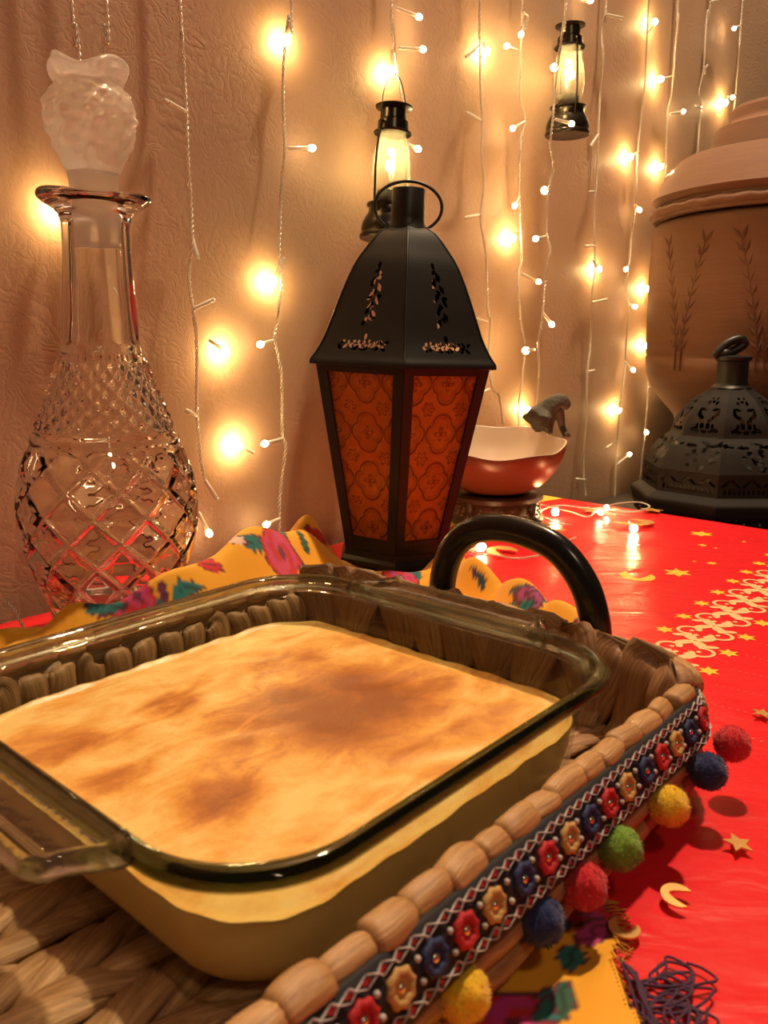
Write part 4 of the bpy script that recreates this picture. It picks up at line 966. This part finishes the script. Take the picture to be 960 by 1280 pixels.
for aw in (-2.72, -2.05, -1.45):
    m = MB()
    for sg in (-1, 1):
        for k in range(9):
            f = k/8; a = aw+sg*(.03+.17*f**1.3); z = pr_(0, 430)[1]+(pr_(0, 305)[1]-pr_(0, 430)[1])*f
            for q in (-1, 1):
                c = np.array([(rA+.10)*math.cos(a+q*.022), (rA+.10)*math.sin(a+q*.022), z]); tdir = np.array([-math.sin(a), math.cos(a), 0]); up = np.array([0, 0, 1.0]); no = np.array([math.cos(a), math.sin(a), 0])
                ld = up*math.cos(q*.5+sg*.25)+tdir*math.sin(q*.5+sg*.25); sd = np.cross(no, ld); L, Wd = 1.15, .33
                m.add([c-ld*L, c+sd*Wd-no*.05, c+ld*L, c-sd*Wd-no*.05, c+no*.12], [(0, 1, 4), (1, 2, 4), (2, 3, 4), (3, 0, 4)])
        pts = []
        for f in np.linspace(-.25, 1.0, 10):
            a = aw+sg*(.03+.17*max(0, f)**1.3); z = pr_(0, 430)[1]+(pr_(0, 305)[1]-pr_(0, 430)[1])*f*.98; pts.append(((rA+.08)*math.cos(a), (rA+.08)*math.sin(a), z))
        m.tube(pts, .11, 5)
    m.build('carved_wheat', MAT['clay_cut'], pot, smooth_=False)
lp = [(rA-1.4, pr_(0, 273)[1]), (rA+.1, pr_(0, 273)[1]), (rA+.15, pr_(0, 268)[1]), (rA-.5, pr_(0, 258)[1]), (rA-.55, pr_(0, 254)[1]), (pr_(836, 0)[0], pr_(0, 246)[1]), (pr_(836, 0)[0]-.35, pr_(0, 243)[1]), (pr_(850, 0)[0], pr_(0, 222)[1]), (pr_(852, 0)[0]-.2, pr_(0, 219)[1]), (pr_(867, 0)[0], pr_(0, 199)[1]), (pr_(867, 0)[0]-.5, pr_(0, 196)[1]), (pr_(888, 0)[0], pr_(0, 240)[1]), (pr_(912, 0)[0], pr_(0, 160)[1]), (pr_(925, 0)[0], pr_(0, 155)[1]), (pr_(929, 0)[0], pr_(0, 148)[1]), (pr_(928, 0)[0], pr_(0, 138)[1]), (pr_(931, 0)[0], pr_(0, 133)[1]), (pr_(940, 0)[0], pr_(0, 131)[1]), (.01, pr_(0, 132)[1])]
m = MB(); m.lathe(lp, 120, fn=lambda r, z, T: (r, z+.25*np.sin(T*5+1)*np.exp(-((z-pr_(0, 232)[1])/1.0)**2))); lid = m.build('lid', MAT['clay'], pot, edge=50); lid['label'] = 'domed terracotta lid with twisted rope edge'
a = np.linspace(0, 2*PI, 240, endpoint=False); zr = pr_(0, 264)[1]
m = MB(); m.tube(np.stack([(rA-.1)*np.cos(a), (rA-.1)*np.sin(a), 0*a+zr], 1), .62, 10, closed=True, up=(0, 0, 1), rfn=lambda R, th, i: R*(.78+.30*np.abs(np.sin(i*PI/8.0+th*.8)))); m.build('rope_edge', MAT['clay'], lid)
a = np.linspace(0, 2*PI, 160, endpoint=False); r_, z_ = pr_(914, 158)
m = MB(); m.tube(np.stack([r_*np.cos(a), r_*np.sin(a), 0*a+z_], 1), .32, 8, closed=True, up=(0, 0, 1), rfn=lambda R, th, i: R*(.7+.35*np.abs(np.sin(i*PI/4.0)))); m.build('bead_ring', MAT['clay'], lid)

# ================================================================== two small hurricane lamps hanging on the wall
def hurricane(label, px_base, px_top, off, spin, bail):
    B, Tp = onwall(*px_base, off), onwall(*px_top, off)
    ax = (Tp-B); Ht = np.linalg.norm(ax); ax = ax/Ht; k = Ht/15.0
    t = thing('hurricane_lamp', label, 'lamp', B)
    q = Vector((0, 0, 1)).rotation_difference(Vector(ax)); t.rotation_mode = 'QUATERNION'
    from mathutils import Quaternion
    t.rotation_quaternion = q @ Quaternion((0, 0, 1), WA+spin)
    s = lambda prof: [(r*k*1.12, z*k) for r, z in prof]
    m = MB(); m.lathe(s([(.01, .05), (2.5, .05), (2.8, .0), (2.9, .15), (2.85, .5), (2.7, .7), (2.78, .9), (2.72, 1.6), (2.35, 2.5), (2.1, 2.9), (2.05, 3.5), (2.3, 3.7), (2.3, 3.9), (1.5, 4.05), (.01, 4.05)]), 48); m.build('oil_tank', MAT['pewter'], t, edge=50)
    m = MB(); m.lathe(s([(1.35, 4.0), (1.35, 5.3), (1.2, 5.4), (.01, 5.4)]), 32); m.build('burner', MAT['pewter'], t, edge=50)
    m = MB(); m.lathe(np.array(catmull(s([(1.5, 4.1), (1.75, 5.2), (1.98, 6.8), (1.95, 8.3), (1.7, 10.0), (1.45, 11.3), (1.4, 11.7)]), 5)), 40); m.build('glass_chimney', MAT['lamp_glass'], t)
    m = MB(); m.lathe(s([(1.9, 11.55), (1.95, 11.7), (1.6, 11.9), (1.55, 12.9), (1.3, 13.1), (1.25, 14.2), (1.85, 14.35), (1.9, 14.5), (1.2, 14.75), (.3, 14.85), (.28, 15.1), (.01, 15.15)]), 40); m.build('vent_cap', MAT['pewter'], t, edge=40)
    for sg in (-1, 1):
        pts = catmull([(sg*2.55*k, 0, 2.3*k), (sg*2.75*k, 0, 4.2*k), (sg*2.85*k, 0, 7.5*k), (sg*2.6*k, 0, 10.5*k), (sg*2.2*k, 0, 12.3*k), (sg*1.5*k, 0, 12.6*k)], 6); m = MB(); m.tube(pts, .14*k, 8); m.build('side_tube', MAT['pewter'], t)
    if bail:
        a = np.linspace(0, PI, 24); m = MB(); m.tube(np.stack([2.35*k*np.cos(a), 0*a, 12.4*k+5.6*k*np.sin(a)**.8], 1), .06*k, 5); m.build('wire_bail', MAT['pewter'], t)
    m = MB(); m.lathe(s([(.01, 5.3), (.22, 5.4), (.22, 8.1), (.01, 8.15)]), 12); st_ = m.build('led_stem', MAT['sleeve'], t)
    for x, y, z in ((.35, .2, 8.6), (-.45, -.15, 8.3), (0, .1, 9.7)):
        m = MB(); m.ball((x*k, y*k, z*k), .40*k, 10, 8); m.build('led_bulb', MAT['lamp_led'], t)
    return t
hurricane('small lit hurricane lamp on a wire bail, hanging behind the lantern neck', (484, 300), (493, 128), 4.6, .15, True)
hurricane('small tilted hurricane lamp hanging beside the twisted wires near the clay pot', (709, 170), (713, 27), 4.2, 1.0, False)

# ================================================================== curtain of fairy lights
def bulb_meshes():
    out = {}
    for key in ('hot', 'lit', 'off'):
        m = MB(); m.lathe([(.01, 0), (.13, 0), (.17, .1), (.18, 1.0), (.21, 1.9), (.20, 2.1), (.01, 2.1)], 10); a = m.mesh('bulb_sleeve', MAT['sleeve'])
        m = MB(); r = {'hot': .42, 'lit': .32, 'off': .2}[key]; m.ball((0, 0, 2.15+r*.6), (r, r, r*1.25), 10, 8); b = m.mesh('bulb_tip', MAT['led_'+key]); out[key] = (a, b)
    return out
BM = bulb_meshes()
def add_bulb(parent, loc0, base, tip, key):
    d = np.array(tip)-np.array(base); L = np.linalg.norm(d)
    o = link('bulb', BM[key][0], parent, np.array(base)-loc0); o.rotation_mode = 'QUATERNION'; o.rotation_quaternion = Vector((0, 0, 1)).rotation_difference(Vector(d/L)); sl = min(1.35, max(.35, L/2.5)); o.scale = (1, 1, sl)
    e = link('bulb_tip', BM[key][1], o); e.scale = (1, 1, 1/sl); e.location = (0, 0, 2.15*CM*(1-1/sl))
def twisted(m, pts, pitch=1.0, rh=.10, rw=.078):
    pts = resample(catmull(pts, 8), pitch/9); k = len(pts); tg = np.gradient(pts, axis=0); tg /= np.linalg.norm(tg, axis=1)[:, None]
    ref = WN if abs(tg[0] @ WN) < .8 else np.array([0, 0, 1.0]); A = ref-tg*(tg @ ref)[:, None]; A /= np.linalg.norm(A, axis=1)[:, None]; B = np.cross(tg, A)
    ph = np.arange(k)*2*PI/9
    for q in (0, PI): m.tube(pts+rh*(np.cos(ph+q)[:, None]*A+np.sin(ph+q)[:, None]*B), rw, 4)
def strand(label, px, bulbs, off=1.6):
    pts = [onwall(x, y, off+.5*math.sin(y*.02+x)) for x, y in px]; pts.insert(0, pts[0]+np.array([0, 0, 42.0])); L0 = pts[0]
    t = thing('fairy_light_strand', label, 'string lights', L0, group='fairy light strands on the wall')
    m = MB(); twisted(m, [p-L0 for p in pts]); m.build('twisted_wire', MAT['wire'], t)
    for b, tp_, key in bulbs:
        ob, ot = (off, off+.6) if key != 'hot' else (off+.1, .95)
        add_bulb(t, L0, onwall(*b, ob), onwall(*tp_, ot), key)
strand('fairy light strand passing behind the decanter stopper, closest to the wall end', [(88, -12), (94, 30), (99, 70), (104, 200), (100, 330), (108, 480)], [((100, 250), (74, 262), 'hot'), ((104, 420), (120, 440), 'off')])
strand('fairy light strand behind the decanter stopper, its wire touching the stopper rim', [(132, -12), (130, 30), (129, 70), (134, 220), (130, 400), (136, 560), (132, 660)], [((133, 300), (150, 312), 'off'), ((132, 600), (112, 610), 'lit')])
strand('fairy light strand of unlit bulbs hanging just beside the decanter body', [(224, -12), (227, 40), (230, 90), (233, 140), (235, 200), (239, 260), (240, 300), (236, 345), (241, 385), (246, 430), (246, 500), (248, 540), (252, 580), (257, 600)],
       [((233, 140), (205, 125), 'off'), ((240, 297), (248, 326), 'off'), ((242, 386), (268, 374), 'off'), ((246, 520), (233, 513), 'off'), ((256, 600), (273, 626), 'off'), ((262, 425), (282, 440), 'hot'), ((248, 640), (262, 668), 'lit')])
strand('fairy light strand with large glowing bulbs between the decanter and the black lantern', [(364, -12), (361, 20), (356, 60), (354, 120), (356, 185), (352, 230), (349, 320), (353, 345), (347, 400), (344, 425), (352, 470), (353, 540), (357, 560), (350, 620), (349, 668)],
       [((361, 25), (358, 50), 'hot'), ((360, 185), (392, 185), 'lit'), ((356, 322), (340, 354), 'hot'), ((345, 424), (324, 431), 'lit'), ((354, 548), (329, 555), 'lit'), ((318, 566), (297, 557), 'hot'), ((350, 648), (332, 656), 'lit')])
strand('fairy light strand running down behind the small lamp with the wire bail', [(489, -12), (491, 30), (494, 70), (500, 110), (507, 150), (512, 230), (508, 330), (512, 420)],
       [((495, 10), (526, 22), 'lit'), ((499, 60), (535, 62), 'lit'), ((491, 62), (488, 90), 'hot'), ((509, 180), (522, 186), 'lit'), ((509, 265), (528, 282), 'lit')])
strand('fairy light strand of unlit bulbs hanging beside the black lantern roof', [(600, -12), (600, 50), (601, 110), (603, 160), (602, 190), (605, 230), (601, 270), (605, 300), (608, 330), (610, 390), (613, 400), (611, 450), (616, 486), (624, 495), (629, 530)],
       [((598, 58), (576, 76), 'off'), ((601, 150), (580, 139), 'off'), ((599, 268), (579, 273), 'off'), ((609, 402), (588, 397), 'off'), ((604, 52), (608, 64), 'hot'), ((612, 486), (592, 496), 'off')])
strand('fairy light strand with a curled wire and lit bulbs above the gourd bowl', [(653, -12), (655, 15), (660, 22), (652, 50), (651, 90), (650, 120), (656, 150), (651, 180), (649, 240), (651, 290), (652, 325), (648, 350), (651, 400), (656, 432), (653, 470), (648, 510), (650, 540)],
       [((656, 30), (651, 44), 'lit'), ((648, 62), (632, 57), 'lit'), ((656, 152), (630, 167), 'lit'), ((650, 245), (643, 258), 'lit'), ((646, 288), (641, 297), 'hot'), ((652, 342), (675, 353), 'lit'), ((655, 520), (659, 512), 'hot')])
strand('fairy light strand crossing in front of the tilted hurricane lamp', [(708, -12), (704, 30), (699, 70), (694, 110), (691, 150), (688, 180), (692, 210), (686, 235), (683, 290), (688, 312), (682, 345), (678, 395), (673, 430), (674, 470), (668, 520)],
       [((694, 149), (716, 155), 'lit'), ((684, 236), (674, 242), 'hot'), ((685, 295), (662, 300), 'lit'), ((678, 390), (690, 406), 'lit'), ((668, 437), (641, 440), 'hot'), ((695, 82), (688, 90), 'hot')], off=7.6)
strand('fairy light strand with mostly unlit bulbs just past the tilted hurricane lamp', [(758, -12), (757, 15), (752, 40), (754, 70), (751, 110), (748, 160), (747, 200), (744, 245), (742, 265), (744, 330), (740, 370), (738, 430), (734, 470), (733, 520), (729, 580), (732, 620)],
       [((758, 18), (780, 23), 'off'), ((748, 168), (736, 186), 'off'), ((744, 239), (737, 240), 'off'), ((744, 307), (721, 308), 'off'), ((740, 378), (760, 374), 'off'), ((741, 325), (749, 337), 'hot'), ((733, 465), (743, 463), 'off'), ((732, 600), (712, 598), 'off'), ((726, 2), (738, 1), 'lit')])
strand('fairy light strand with many lit bulbs midway between lamp and clay pot', [(812, -12), (808, 60), (806, 110), (800, 160), (797, 200), (795, 250), (790, 290), (787, 330), (783, 360), (786, 385), (782, 440), (781, 460), (775, 510), (772, 550), (770, 580), (768, 628)],
       [((810, 40), (826, 16), 'hot'), ((797, 190), (788, 196), 'hot'), ((793, 255), (799, 262), 'lit'), ((788, 330), (782, 337), 'lit'), ((786, 380), (793, 383), 'lit'), ((781, 452), (792, 463), 'lit'), ((776, 500), (773, 513), 'hot'), ((772, 580), (788, 567), 'lit'), ((765, 555), (758, 560), 'off')])
strand('fairy light strand with lit bulbs running down beside the clay pot edge', [(848, -12), (848, 20), (844, 60), (842, 92), (838, 125), (834, 150), (832, 220), (829, 260), (822, 330), (816, 400), (813, 440), (811, 480), (808, 520), (802, 580), (797, 636)],
       [((842, 95), (817, 101), 'hot'), ((838, 142), (856, 139), 'lit'), ((832, 221), (842, 216), 'lit'), ((826, 362), (808, 361), 'hot'), ((818, 420), (808, 432), 'hot'), ((811, 483), (827, 484), 'lit'), ((806, 535), (808, 540), 'lit'), ((830, 205), (826, 208), 'hot')])
strand('fairy light strand of unlit bulbs ending above the clay pot lid', [(889, -12), (884, 15), (881, 60), (879, 90), (874, 115), (876, 135), (872, 190), (868, 260)], [((880, 93), (884, 82), 'off'), ((877, 135), (867, 132), 'off'), ((888, 2), (910, -2), 'off')])
strand('fairy light strand hanging above the clay pot knob', [(929, -12), (926, 30), (924, 60), (921, 100), (919, 125), (916, 160), (914, 230)], [((925, 32), (912, 38), 'lit'), ((919, 118), (915, 122), 'lit'), ((910, 120), (907, 128), 'hot')])

# wires with lit bulbs lying on the table
def table_wire(label, pts, bulbs):
    pts = [np.array(p, float) for p in pts]; L0 = pts[0]; t = thing('fairy_light_wire', label, 'string lights', L0)
    m = MB(); twisted(m, [p-L0 for p in pts], .8, .07, .055); m.build('twisted_wire', MAT['wire'], t)
    for b, tp_, key in bulbs: add_bulb(t, L0, b, tp_, key)
oz = lambda x, y, z=.35: onz(x, y, z)
table_wire('fairy light wire looping over the red cloth between bowl stand and openwork lantern', [oz(668, 628), oz(690, 634), oz(715, 640), oz(735, 646), oz(752, 637), oz(790, 640), oz(812, 634), oz(800, 628), oz(770, 630), oz(745, 636), oz(700, 632, .6), oz(676, 640, .6), oz(690, 652), oz(712, 656)],
           [(oz(786, 652, .5), oz(806, 680, .4), 'hot'), (oz(698, 632, .8), oz(691, 646, .6), 'hot'), (oz(770, 644, .6), oz(750, 640, .7), 'lit'), (oz(742, 640, .7), oz(760, 634, .7), 'lit')])
table_wire('fairy light wire lying on the red cloth in front of the bowl stand', [oz(568, 668), oz(590, 690), oz(620, 694), oz(650, 698), oz(690, 690), oz(702, 680), oz(720, 672)], [(oz(584, 690), oz(601, 684, .6), 'hot')])
lw = [onY(-14, 742, 54), onY(4, 750, 53), onY(18, 762, 52), onY(28, 782, 51), onY(36, 802, 50.5), oz(40, 815)]
table_wire('fairy light wire dropping onto the table at the foot of the decanter', lw, [])
